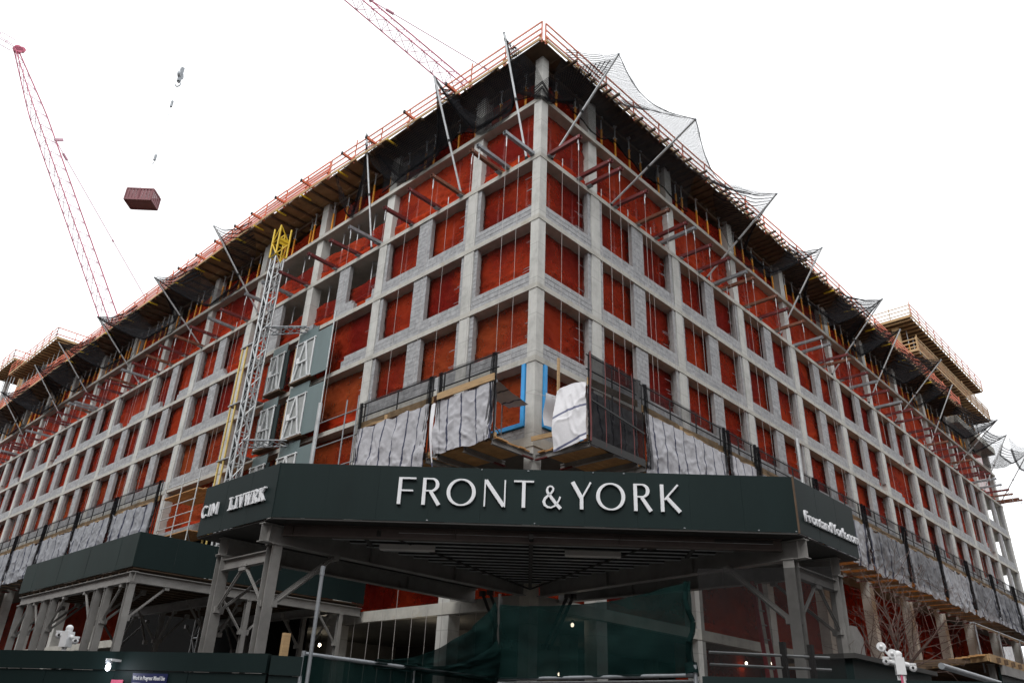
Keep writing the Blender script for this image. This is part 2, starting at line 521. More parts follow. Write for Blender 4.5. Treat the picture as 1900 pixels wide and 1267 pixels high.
unseen_block((-58, -12, 0), (-31.8, 110, 23), 'x', 'unseen brick block added to shade the hoist side', 1)
unseen_block((-14, -56, 0), (110, -32.5, 23), 'y', 'unseen brick block added to shade the tree side', 2)
unseen_block((-62, -58, 0), (-33.5, -33.0, 26), 'x', 'unseen brick corner block added to shade the crossing', 3)

# ================================================================ the concrete frame
Z = {-2: 0.0, -1: 5.33, 0: 10.30, 1: 13.24, 2: 16.16, 3: 19.18, 4: 22.15, 5: 25.13}     # top of each floor slab
TH = {-1: 0.36, 0: 0.34}
def under(k):
    return Z[k] - TH.get(k, 0.21)
DECK = 27.34
T0, DS = {'H': 3.79, 'T': 3.527}, {'H': 6.1, 'T': 6.154}
NC = {'H': 14, 'T': 11}
LEN = {'H': T0['H'] + 6.1 * 13 + 0.3, 'T': T0['T'] + 6.154 * 10 + 0.3}
def cs(side, i):                      # centre line of the i-th column from the corner
    return T0[side] + DS[side] * (i - 1) if i else 0.19

bld = thing('concrete_building', (0, 0, 0), 'long concrete frame block under construction, red netting in every opening', 'building')
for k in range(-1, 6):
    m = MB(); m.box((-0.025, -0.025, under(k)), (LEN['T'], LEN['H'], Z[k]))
    m.build('floor_slab', 'slab' if k > 0 else 'soffit_shade', bld)
for k in (-1, 0):
    for side in 'HT':
        m = MB(); m.box(P(side, -0.03 if side == 'H' else 0.203, 0.03, under(k) - 0.004), P(side, LEN[side], -0.2, Z[k] + 0.004)); m.build('edge_beam', 'slab', bld)
m = MB(); m.box((-0.05, -0.05, 4.98), (0.36, 0.36, 5.72)); m.build('lit_patch', 'lit_concrete', bld)  # near-white patch paints street light onto the corner column
m = MB(); m.box((0, 0, 0.0), (0.40, 0.40, DECK)); m.build('column', 'concrete', bld, label='pale corner column carrying both street fronts')
for side in 'HT':
    for i in range(1, NC[side] + 1):
        c = cs(side, i)
        m = MB()
        for k in range(-1, 6):
            lo, hi = (Z[k] if k >= -1 else 0), (under(k + 1) if k < 5 else DECK)
            o1 = 0.0 if k < 4 else -0.12
            m.box(P(side, c - 0.28, o1, lo), P(side, c + 0.28, o1 - 0.5, hi))
        m.box(P(side, c - 0.28, 0, 0), P(side, c + 0.28, -0.5, under(-1)))
        m.build('column', 'concrete', bld)
        if i < 6:
            m = MB()
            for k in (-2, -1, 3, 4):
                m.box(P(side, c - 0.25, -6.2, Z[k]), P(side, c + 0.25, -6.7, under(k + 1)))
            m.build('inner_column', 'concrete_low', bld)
m = MB()                              # inner partition walls added behind the facades; near-black colour paints the interior shade
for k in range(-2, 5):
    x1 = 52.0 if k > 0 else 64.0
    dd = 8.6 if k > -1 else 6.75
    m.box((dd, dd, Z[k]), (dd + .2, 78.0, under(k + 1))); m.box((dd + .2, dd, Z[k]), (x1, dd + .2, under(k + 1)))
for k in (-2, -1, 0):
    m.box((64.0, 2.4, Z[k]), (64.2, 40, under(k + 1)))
m.build('shade_wall', 'shade_black', bld)
m = MB()                              # stair and lift core deep inside
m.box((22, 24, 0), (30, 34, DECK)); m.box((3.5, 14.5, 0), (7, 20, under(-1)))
m.build('stair_core', 'concrete_low', bld)

# ---- block walls: sills, piers and jambs of concrete masonry
EX = {('H', 3, 2): [(10.17, 10.80, 0, 1), (11.55, 13.37, 1, 0)], ('H', 3, 3): [], ('H', 2, 2): [(10.17, 12.3, 0, 1)], ('H', 2, 3): [], ('H', 1, 2): [], ('H', 1, 3): [],
      ('H', 3, 4): [(23.9, 27.91, 1, 0)], ('H', 3, 5): [(28.47, 30.2, 0, 1), (32.0, 34.0, 1, 0)], ('H', 3, 6): [(34.6, 37.2, 0, 1), (38.3, 40.1, 1, 0)],
      ('H', 3, 8): [(46.8, 51.2, 0, 1)], ('H', 3, 10): [(59.6, 62.0, 1, 0)], ('H', 3, 11): [(65.1, 68, 0, 1)],
      ('T', 2, 6): [(34.58, 37.3, 0, 1), (39.2, 40.17, 1, 0)], ('T', 2, 5): [(28.42, 33.1, 0, 1)], ('T', 1, 7): [(40.74, 45.4, 0, 1)], ('T', 2, 9): [(53.05, 57.6, 0, 1)],
      ('T', 3, 6): [(34.58, 39.0, 0, 1)], ('T', 1, 8): [(46.9, 51.4, 0, 1)], ('T', 1, 6): [(34.58, 40.17, 0, 0)]}
NOPIER = {('H', 2, 2), ('H', 2, 3), ('H', 1, 2), ('H', 1, 3), ('H', 3, 6), ('T', 2, 6), ('H', 1, 0), ('T', 1, 0)}
CAMP = Vector((-17.83, -16.2, 1.6))
walls = []                            # (distance, side, name, courses) ; course = (s0, s1, z0, z1, first block cut)
for side in 'HT':
    for k in (0, 1, 2, 3):
        for b in range(NC[side]):
            a0, a1 = cs(side, b) + (0.21 if b == 0 else 0.28), cs(side, b + 1) - 0.28
            if a1 > LEN[side]:
                continue
            mid = (cs(side, b) + cs(side, b + 1)) / 2
            d = (P(side, mid, 0, Z[k]) - CAMP).length
            rng = random.Random(hash((side == 'H', k, b)))
            for (p0, p1, sl, sr) in EX.get((side, k, b), [(a0, a1, 0, 0)]):
                cr = []
                nc = 3 if k else 2
                for c in range(nc):
                    q0 = p0 + (sl * 0.2 * (c + rng.choice((0, 0, 1))) if sl else 0)
                    q1 = p1 - (sr * 0.2 * (c + rng.choice((0, 0, 1))) if sr else 0)
                    cr.append((q0, q1, Z[k] + 0.2 * c, Z[k] + 0.2 * c + 0.2, 0.2 if c % 2 else 0.4))
                walls.append((d, side, cr, -0.03))
            if k == 0:
                continue
            hi = under(k + 1)
            zz, pc = [], (hi - Z[k]) / 14
            skip = (side, k, b) in NOPIER
            if b and not skip:
                walls.append((d + 0.5, side, [(mid - 0.435, mid + 0.435, Z[k] + pc * c, Z[k] + pc * (c + 1), 0.435 if c % 2 else 0.22) for c in range(0 if (side, k, b) in EX else 3, 14)], -0.034))
            if not (side == 'H' and b in (2, 3)):
                for j0, j1 in (((a0, a0 + 0.2),) if b else ()) + ((a1 - 0.2, a1),):
                    walls.append((d + 1.5, side, [(j0, j1, Z[k] + pc * c, Z[k] + pc * (c + 1), 0.4) for c in range(3, 14)], -0.05))
walls.sort(key=lambda w: w[0])
def cut_blocks(c):
    s0, s1, z0, z1, first = c
    s, out, w = s0, [], first
    while s < s1 - 0.03:
        e = min(s + w, s1)
        if s1 - e < 0.08:
            e = s1
        out.append((s, e))
        s, w = e, 0.4
    return out
ub = {}
for side in 'HT':
    for v in range(3):
        m = MB()
        e = 0.012
        sz = 0.5
        n = 8
        # block with eased arrises on its outer face, in facade coordinates (s, o, z) around its centre
        def q(s, o, z): return P(side, s, o, z)
        outer = [q(-sz + .02, sz, -sz + .04), q(sz - .02, sz, -sz + .04), q(sz - .02, sz, sz - .04), q(-sz + .02, sz, sz - .04)]
        rim = [q(-sz, sz - .05, -sz), q(sz, sz - .05, -sz), q(sz, sz - .05, sz), q(-sz, sz - .05, sz)]
        back = [q(-sz, -sz, -sz), q(sz, -sz, -sz), q(sz, -sz, sz), q(-sz, -sz, sz)]
        m._add(outer + rim + back, [(0, 1, 2, 3)] + [(i, 4 + i, 4 + (i + 1) % 4, (i + 1) % 4) for i in range(4)] + [(4 + i, 8 + i, 8 + (i + 1) % 4, 4 + (i + 1) % 4) for i in range(4)] + [(11, 10, 9, 8)])
        ub[side, v] = m.mesh('block')
        ub[side, v].materials.append(MT['block'])
left, rest = 300, {'H': (MB(), MB()), 'T': (MB(), MB())}
J = 0.011
for d, side, courses, of in walls:
    n = sum(len(cut_blocks(c)) for c in courses)
    near = n <= left and left > 0
    if near:
        left -= n
        core = MB()
    for c in courses:
        (core if near else rest[side][0]).box(P(side, c[0] + 0.004, of - 0.012, c[2]), P(side, c[1] - 0.004, of - 0.19, c[3]))
    if near:
        part = core.build('block_wall', 'mortar', bld)
    elif n and left > 0 and n > left:
        left = 0
    for c in courses:
        for s, e in cut_blocks(c):
            pr = random.uniform(-0.003, 0.004)
            if near:
                o = bpy.data.objects.new('block', ub[side, random.randrange(3)])
                COL.objects.link(o)
                o.parent = part
                o.location = P(side, (s + e) / 2, of - 0.09 + pr, (c[2] + c[3]) / 2)
                w, t, h = e - s - J, 0.18, c[3] - c[2] - J
                o.scale = (t, w, h) if side == 'H' else (w, t, h)
            else:
                rest[side][1].box(P(side, s + J / 2, of + pr, c[2] + J / 2), P(side, e - J / 2, of - 0.18, c[3] - J / 2))
for side in 'HT':
    rest[side][0].build('mortar_bed', 'mortar', bld, kind='stuff')
    rest[side][1].build('masonry_infill', 'block', bld, kind='stuff')

# ---- short rebar dowels left standing out of the columns into the openings
m = MB()
rg = random.Random(8)
for side in 'HT':
    for k in (1, 2, 3):
        for b in range(9):
            for h in (0.95, 1.0, 1.6, 1.65, 2.2):
                if rg.random() < 0.7:
                    s = cs(side, b) + (0.24 if b == 0 else 0.5) if side == 'H' else cs(side, b + 1) - 0.5
                    d = 1 if side == 'H' else -1
                    z = Z[k] + h + rg.uniform(-.08, .08)
                    m.tube(P(side, s, -0.26, z), P(side, s + d * rg.uniform(0.3, 0.6), -0.26 - rg.uniform(0, .05), z + rg.uniform(-.03, .03)), 0.011, 5)
m.build('rebar_dowel', 'galv_dark', bld, kind='stuff')

# ---- blue membrane round the corner openings
m = MB()
for side in 'HT':
    m.box(P(side, 0.42, 0.06, 10.72), P(side, 0.58, -0.1, 13.0))
    m.box(P(side, 0.58, 0.05, 10.72), P(side, 3.0, -0.1, 10.86))
m.build('window_membrane', 'blue', bld)

# ================================================================ debris netting behind the openings
def debris_net(side, k, s0, s1, z0, top, mat, depth, label):
    brk = [s0]
    while brk[-1] < s1:
        brk.append(brk[-1] + (0.09 if brk[-1] < 16 else 0.15 if brk[-1] < 34 else 0.3))
    nv = 26
    sd = (k + 3) * 17.3 + (100 if side == 'H' else 0)
    m = MB()
    def fn(u, v):
        s = brk[round(u * (len(brk) - 1))]
        h = (top(s) if callable(top) else top) - z0
        z = z0 + h * v
        bay = (s - T0[side]) / (DS[side] / 2)
        fr = bay - math.floor(bay)
        zb = 0.62 + 0.32 * fbm(s * 0.45 + sd, 2.0) - 0.5 * fr * (1 - fr) + 0.25 * math.sin(math.floor(bay) * 2.4 + sd)
        fold = 0.07 * math.exp(-((h * v - zb) / 0.08) ** 2) + 0.06 * math.exp(-((h * v - zb - 0.33 - 0.2 * fr) / 0.05) ** 2)
        rid = max(0.0, 1 - abs(fbm(s * 0.8 + z * 0.55 + sd, z * 0.5, sd)) * 4.0)
        rid2 = max(0.0, 1 - abs(fbm(s * 0.5 - z * 0.8 + sd, z * 0.45, sd + 9)) * 5.0)
        o = depth + fold + 0.055 * rid ** 3 * (1.3 - 0.7 * v) + 0.05 * rid2 ** 3 + 0.05 * fbm(s * 0.5, z * 0.7, sd) + 0.012 * fbm(s * 2.6 + z, z * 0.8 - 0.5 * s, sd) + 0.05 * fr * (1 - fr) * 4 * (1 - v)
        return P(side, s, o, z)
    m.grid(fn, len(brk) - 1, nv)
    # second, lower strip of netting lapped over the first
    ht = (lambda s: 0.75 + 0.30 * fbm(s * 0.4 + sd, 2.0) - 0.3 * (lambda f: f * (1 - f))((s - T0[side]) / (DS[side] / 2) % 1.0))
    if k < 5:
        def fn2(u, v):
            s = brk[round(u * (len(brk) - 1))]
            h = max(0.2, ht(s))
            p = fn(u, v * h / ((top(s) if callable(top) else top) - z0))
            out = P(side, 0, 0.035 + 0.018 * fbm(s * 1.6, v * 2, sd + 4), 0)
            return p + out
        m.cur = 1
        m.grid(fn2, len(brk) - 1, 8)
    o = m.build('debris_netting', [mat, 'net_band'])
    return tag(o, label, 'debris netting', 'debris netting in the openings')
def open_top(k):
    def f(s):
        t = under(k + 1) - 0.02
        if 10.2 < s < 21.5:
            t = min(t, Z[k] + 1.66 + 0.05 * math.sin(s * 3))
        return t
    return f
STO = {-1: 'tall podium storey', 0: 'storey behind the hanging platforms', 1: 'second storey above the platforms', 2: 'third storey above the platforms',
       3: 'storey just under the outrigger beams', 4: 'storey behind the outrigger beams', 5: 'top storey behind the orange props'}
for side in 'HT':
    for k in range(-1, 6):
        z0 = Z[k] + 0.01
        top = under(k + 1) - 0.02 if k < 5 else (lambda s: Z[5] + 1.55 + 0.25 * math.sin(s * 0.5) + 0.1 * fbm(s, 3))
        if side == 'H' and k in (3, 4):
            top = open_top(k)
        s0, s1 = 0.45, LEN[side] - 0.5
        if side == 'T' and k >= 1:
            s1 = LEN['T'] - (4.5 if k < 4 else 1.0)
        debris_net(side, k, s0 if k > -1 else 1.6, s1, z0, top, 'net_low' if (k in (0, 1) and side == 'H') or k == 0 else 'net_red', (-3.4 if side == 'H' else -1.7) if k == -1 else -0.46 if k < 4 else -0.42 if k == 4 else -0.62,
                   '%s netting in the %s, %s' % ('orange' if k in (0, 1) and side == 'H' else 'dark red', STO[k], SIDE[side]))

debris_net('T', -2, 9.8, 60, 0.02, under(-1) - 0.02, 'net_red', -1.3, 'dark red netting in the ground floor behind the bare tree, tree side')
# handrails strung along the slab edges behind the netting
for side in 'HT':
    for k in (1, 2, 3, 4):
        m = MB()
        for h in (0.55, 1.08):
            m.tube(P(side, 0.5, -0.60, Z[k] + h), P(side, LEN[side] - 5, -0.60, Z[k] + h), 0.02, 5)
        s = 1.4
        while s < 45:
            m.tube(P(side, s, -0.60, Z[k]), P(side, s, -0.60, Z[k] + 1.12), 0.02, 5); s += 2.03
        m.build('edge_rail', 'rope', bld)

# ================================================================ formwork deck on top
deck = thing('formwork_deck', (0, 0, DECK), 'brown plywood formwork deck on joists overhanging the top storey', 'formwork')
def edge(side, s):
    return min(0.70 + 0.040 * s, 1.5) if side == 'H' else min(0.60 + 0.026 * s, 1.25)
END = {'H': LEN['H'], 'T': 53.0}
m = MB(); m.box((0.9, 0.9, DECK + 0.03), (END['T'], LEN['H'], DECK + 0.05)); m.build('plywood_field', 'ply', deck)
MT_ply = lambda side, s: 'ply_new' if side == 'H' and 10.5 < s < 30 else 'ply'
far = MB()
jf = MB()
for side in 'HT':
    s = -0.55 if side == 'H' else 0.9
    i = 0
    while s < END[side]:
        e = min(s + 2.44, END[side])
        for r in range(2):
            o1 = edge(side, s) if r == 0 else edge(side, s) - 1.225
            o0 = o1 - 1.215 if r == 0 else -0.9
            if r == 1 and o1 < -0.85:
                continue
            sg = 0.004 * ((i + r) % 2)
            tgt = MB() if s < 34 else far
            tgt.box(P(side, s + 0.006, o0, DECK + sg), P(side, e - 0.006, o1, DECK + 0.02 + sg))
            if tgt is not far:
                tgt.build('plywood_sheet', MT_ply(side, s), deck)
        s, i = e, i + 1
    step = 0.46 if side == 'T' else 0.92
    s, n = 1.1, 0
    while s < END[side]:
        ex = edge(side, s) + (random.uniform(0.12, 0.5) if side == 'T' else random.uniform(-0.12, 0.06))
        tgt = MB() if n < 75 and s < 40 else jf
        tgt.box(P(side, s - 0.045, -2.2, DECK - 0.11), P(side, s + 0.045, ex, DECK - 0.004))
        if tgt is not jf:
            tgt.build('joist', 'timber_dark', deck)
        s, n = s + step * random.uniform(0.85, 1.2), n + 1
    # ledger beams the joists sit on
    m = MB()
    for o in (-0.35, -1.9):
        m.box(P(side, 0.6 if o > -1 else 2.6, o - 0.06, DECK - 0.27), P(side, END[side], o + 0.06, DECK - 0.112))
    m.build('ledger_beam', 'timber_dark', deck)
    # edge board
    s = -0.5
    while s < END[side]:
        e = min(s + 4.0, END[side])
        m = MB(); m.bar(P(side, s, edge(side, max(s, 0)) + 0.02, DECK + 0.07), P(side, e, edge(side, e) + 0.02, DECK + 0.07), 0.04, 0.14)
        m.build('edge_board', 'timber', deck)
        s = e + 0.01
    m = MB()      # yellow ledger tips poking out under the deck
    s = 9.0 if side == 'H' else 24.0
    while s < 50:
        m.box(P(side, s, edge(side, s) - 0.5, DECK - 0.19), P(side, s + 0.08, edge(side, s) + 0.14, DECK - 0.115))
        s += random.uniform(1.8, 4.0)
    m.build('ledger_tip', 'yellow', deck)
far.build('plywood_sheets', 'ply', deck, kind='stuff')
jf.build('joists', 'timber_dark', deck, kind='stuff')

# ---- guard rails on the deck edge
def guardrail(side, s0, s1, base, of, label, dense=0.0, spacing=2.0, mats=('pink', 'orange'), start_cap=False):
    g = thing('guardrail', P(side, s0, of(s0), base), label, 'guardrail', 'guardrails round the top decks')
    n = max(1, round((s1 - s0) / spacing))
    for i in range(n + 1):
        s = s0 + (s1 - s0) * i / n
        h = random.choice((1.12, 1.12, 1.16, 1.4))
        m = MB(); m.bar(P(side, s, of(s), base - 0.1), P(side, s, of(s), base + h), 0.05)
        m.build('post', mats[0], g)
        m = MB()
        m.bar(P(side, s + 0.12, of(s) - 0.02, base + 0.02), P(side, s + 0.12, of(s) - 0.02, base + 0.45), 0.045)
        m.bar(P(side, s - 0.02, of(s) - 0.02, base + 0.45), P(side, s + 0.24, of(s) - 0.02, base + 0.45), 0.045)
        m.bar(P(side, s + 0.12, of(s) - 0.03, base + 0.02), P(side, s + 0.12, of(s) - 0.5, base + 0.02), 0.05)
        m.bar(P(side, s + 0.12, of(s) - 0.5, base + 0.03), P(side, s + 0.12, of(s) - 0.03, base + 0.42), 0.035)
        m.build('bracket', mats[1], g)
    hs = (0.32, 0.68, 1.06) if not dense else (0.22, 0.42, 0.62, 0.82, 1.06)
    for h in hs:
        i = 0
        a = s0
        while a < s1 - 0.01:
            b = min(a + spacing * 2, s1)
            m = MB(); m.bar(P(side, a, of(a) + 0.04, base + h + random.uniform(-.03, .03)), P(side, b, of(b) + 0.04, base + h + random.uniform(-.03, .03)), 0.035, 0.085)
            m.build('rail', mats[0], g)
            a = b
    if dense:
        m = MB()
        m.grid(lambda u, v: P(side, s0 + (s1 - s0) * u, of(s0 + (s1 - s0) * u) - 0.03, base + 0.02 + 0.85 * v), max(2, int((s1 - s0) / 1.0)), 1, lambda u, v: ((s1 - s0) * u, v))
        m.build('guard_netting', 'guardnet', g)
    if side == 'H' and s0 < 30:
        a = max(s0 + 1.5, 4.5)
        while a < s1:
            m = MB(); m.bar(P(side, a, of(a) - 0.45, base + 0.16), P(side, a, of(a) + 0.62, base + 0.22), 0.09, 0.13); m.build('edge_arm', 'redrail', g)
            m = MB(); m.bar(P(side, a, of(a) + 0.62, base + 0.22), P(side, a, of(a) + 0.70, base + 0.224), 0.10, 0.15); m.build('arm_tip', 'black', g)
            a += random.choice((1.9, 2.4, 2.8))
    return g
MT['guardnet'] = sheer('red guard netting', (0.45, 0.05, 0.03), (0.5, 0.10, 0.05), 0.5, 0.3, 1.0, cells=1.2)
DT = DECK + 0.03
for side in 'HT':
    cuts = [-0.5, 14.0, 32.0, 60.0, 80.0] if side == 'H' else [-0.45, 16.0, 34.0, 53.0]
    names = {'H': ['from the corner to the first crane', 'above the yellow-topped mast', 'beyond the mast', 'below the far raised deck'], 'T': ['from the corner over the joist ends', 'over the middle bays', 'running to the raised tree side deck']}[side]
    for i, (a, b) in enumerate(zip(cuts, cuts[1:])):
        guardrail(side, a, b - 0.1, DT, lambda s, side=side: edge(side, max(s, 0)) - 0.06, '%s rail on the deck edge, %s, %s' % ('bleached red' if i == 0 else 'red netted', SIDE[side], names[i]),
                  dense=0.0 if i == 0 or (side == 'T' and i == 1) else 1.0, mats=('pink', 'orange') if i == 0 else ('redrail', 'redrail'))

# ================================================================ shoring props under the deck
def make_prop(h, low, mats, name):
    t = thing(name, (0, 0, 0), 'x', 'prop')
    m = MB(); m.tube((0, 0, 0.01), (0, 0, h * low), 0.05, 8); 
    for i in range(9):
        m.tube((0, 0, 0.2 + i * 0.13), (0, 0, 0.235 + i * 0.13), 0.053, 8)
    m.build('outer_tube', mats[0], t)
    m = MB(); m.tube((0, 0, h * low), (0, 0, h - 0.02), 0.034, 7); m.build('inner_tube', mats[1], t)
    m = MB(); m.box((-0.08, -0.08, 0), (0.08, 0.08, 0.012)); m.build('base_plate', mats[1], t)
    m = MB(); m.box((-0.09, -0.09, h - 0.02), (0.09, 0.09, h - 0.003)); m.box((-0.02, -0.1, h * low - 0.03), (0.02, 0.1, h * low + 0.03)); m.build('head_plate', mats[1], t)
    return t
hp = DECK - 0.115 - Z[5]
prop0 = make_prop(hp, 0.66, ('orange', 'galv'), 'shoring_prop')
used = False
def put(proto, loc, rz, label, group):
    if not proto.get('used'):
        proto['used'] = 1
        proto.location = loc
        proto.rotation_euler = (0, 0, rz)
        proto['label'] = label
        proto['group'] = group
        return proto
    o = dup(proto, loc, rz, label, group)
    return o
rng = random.Random(3)
for side in 'HT':
    n = 0
    for b in range(NC[side] - 1):
        a, c = cs(side, b), cs(side, b + 1)
        if a > (72 if side == 'H' else 60):
            break
        fr = (0.30, 0.68) if b == 0 else (0.13, 0.30, 0.50, 0.68, 0.86)
        for f in fr:
            s = a + (c - a) * (f + rng.uniform(-0.05, 0.05))
            put(prop0, P(side, s, -0.16 - rng.uniform(0, 0.2), Z[5]), rng.uniform(0, 3), 'orange shoring prop on the top slab, %s from the corner, %s' % (nth(n), SIDE[side]), 'orange shoring props')
            n += 1
if 1:
    hr = under(4) - Z[3]
    pr = make_prop(hr, 0.55, ('galv', 'galv'), 'reshore_post')
    for side in 'HT':
        for k in (3, 4):
            n = 0
            s = 1.2
            while s < (70 if side == 'H' else 58):
                put(pr, P(side, s, -0.58 if k == 3 else -0.55, Z[k]), rng.uniform(0, 3), 'grey steel post %s the outrigger beams, %s from the corner, %s' % ('under' if k == 3 else 'level with', nth(n), SIDE[side]), 'grey reshore posts')
                n += 1
                s += rng.uniform(1.2, 1.9)

# ================================================================ outrigger beams and their ropes
def make_beam(mat):
    t = thing('outrigger_beam', (0, 0, 0), 'x', 'outrigger beam')
    m = MB()
    w = 0.075
    m.box((-1.0, -w, -w), (1.75, -w + 0.012, w)); m.box((-1.0, w - 0.012, -w), (1.75, w, w))
    m.box((-1.0, -w + 0.012, w - 0.012), (1.75, w - 0.012, w)); m.box((-1.0, -w + 0.012, -w), (1.75, w - 0.012, -w + 0.012))
    m.build('beam_tube', mat, t)
    m = MB(); m.box((-0.9, -w + 0.013, -w + 0.013), (1.55, w - 0.013, w - 0.013)); m.build('tube_liner', 'black', t)
    m = MB(); m.tube((1.62, -0.09, 0.0), (1.62, 0.09, 0.0), 0.02, 6); m.tube((1.62, 0, -0.075), (1.62, 0, -0.24), 0.022, 6); m.ball((1.62, 0, -0.26), 0.04, 6)
    m.build('shackle', 'galv', t)
    m = MB(); m.box((0.0, -0.11, -0.105), (0.22, 0.11, -0.078)); m.build('bearing_plate', 'galv_dark', t)
    return t
beams = {k: make_beam(k) for k in ('maroon', 'galv_dark', 'rust')}
rp = thing('suspension_rope', (0, 0, 0), 'x', 'rope')
m = MB(); m.tube((0, 0, 0), (0, 0, -9.3), 0.0065, 5); m.build('rope_strand', 'rope', rp)
m = MB(); m.tube((0, 0, 0.0), (0, 0, -0.35), 0.022, 6); m.build('rope_end', 'galv', rp)
SB = {'H': [0.39, 1.73, 2.16, 4.0, 5.97, 7.81, 9.70], 'T': [0.47, 2.34, 2.99, 4.88, 6.62, 8.0, 8.57]}
HUE = {'maroon': 'maroon', 'galv_dark': 'grey', 'rust': 'rust brown'}
MATS = {'H': ['galv_dark', 'galv_dark', 'rust', 'rust', 'maroon', 'maroon', 'galv_dark'], 'T': ['maroon', 'maroon', 'maroon', 'maroon', 'rust', 'maroon', 'galv_dark']}
for side in 'HT':
    ss, mm = list(SB[side]), list(MATS[side])
    s = ss[-1]
    while s < (76 if side == 'H' else 64):
        s += rng.choice((0.7, 1.6, 1.9, 2.1))
        ss.append(s)
        mm.append(rng.choice(('maroon', 'maroon', 'maroon', 'rust', 'galv_dark')))
    rz = math.pi if side == 'H' else -math.pi / 2
    for i, (s, mt) in enumerate(zip(ss, mm)):
        if any(abs(s - cs(side, c)) < 0.38 for c in range(1, NC[side])):
            s += 0.5
        ex = rng.uniform(-0.12, 0.1)
        o = put(beams[mt], P(side, s, ex, Z[4] + 0.107), rz + rng.uniform(-0.03, 0.03), '%s outrigger beam, %s from the corner along the %s ledge' % (HUE[mt], nth(i), SIDE[side]), 'outrigger beams')
        if side == 'H' and 11 < s < 19:
            continue
        put(rp, P(side, s, 1.62 + ex, Z[4] - 0.17), 0, 'pale wire rope dropping from the %s outrigger beam, %s' % (nth(i), SIDE[side]), 'suspension ropes')
        if rng.random() < 0.3 and s < 45:
            put(rp, P(side, s + 0.35, 0.45, Z[4] - 0.10), 0, 'inner wire rope hanging close beside the %s outrigger beam, %s' % (nth(i), SIDE[side]), 'suspension ropes')
# packing timber under two beams by the corner
for j, s in enumerate((1.72, 2.17)):
    m = MB(); m.box(P('H', s - 0.16, 0.02, Z[4] + 0.003), P('H', s + 0.16, -0.2, Z[4] + 0.08)); m.box(P('H', s + 0.09, 0.0, Z[4] + 0.082), P('H', s + 0.17, -0.2, Z[4] + 0.2))
    tag(m.build('packing_block', 'timber', org=P('H', s, 0, Z[4])), 'pale timber packing under the %s outrigger beam, hoist side' % nth(j + 1), 'timber block', 'timber packing')

# ================================================================ net poles and safety nets
POLES = {'H': [(0.74, 1.65, 27.86), (4.52, 2.16, 27.51), (10.84, 1.25, 28.49), (21.19, 3.65, 26.27), (27.92, 3.81, 25.49), (36.87, 3.83, 25.86), (44.45, 3.83, 26.29), (50.6, 3.51, 26.34), (59.26, 3.46, 26.37), (67.5, 3.5, 26.4)],
         'T': [(0.66, 3.42, 25.56), (4.61, 4.37, 24.38), (12.51, 4.13, 25.32), (20.45, 3.09, 26.7), (27.43, 3.76, 26.21), (33.29, 2.86, 26.75), (37.98, 3.83, 25.95), (45.16, 2.57, 26.81), (51.24, 3.87, 25.5), (59.41, 2.81, 26.8), (64.6, 3.3, 26.6)]}
for side in 'HT':
    for i, (s, o, z) in enumerate(POLES[side]):
        b, tp = P(side, s, 0.0, Z[4] + 0.03), P(side, s, o, z)
        t = thing('net_pole', b, 'grey steel net pole leaning out, %s from the corner, %s' % (nth(i), SIDE[side]), 'net pole', 'leaning net poles')
        m = MB(); m.tube(b, tp, 0.046, 8); m.build('pole_tube', 'galv', t)
        m = MB()
        q = b.lerp(tp, 0.45); q2 = b.lerp(tp, 0.47)
        m.tube(q, q2, 0.07, 8); m.tube(b, b.lerp(tp, 0.015), 0.075, 8)
        m.build('clamp', 'black', t)
        m = MB(); m.ball(tp, 0.06, 6); m.build('end_cap', 'galv_dark', t)
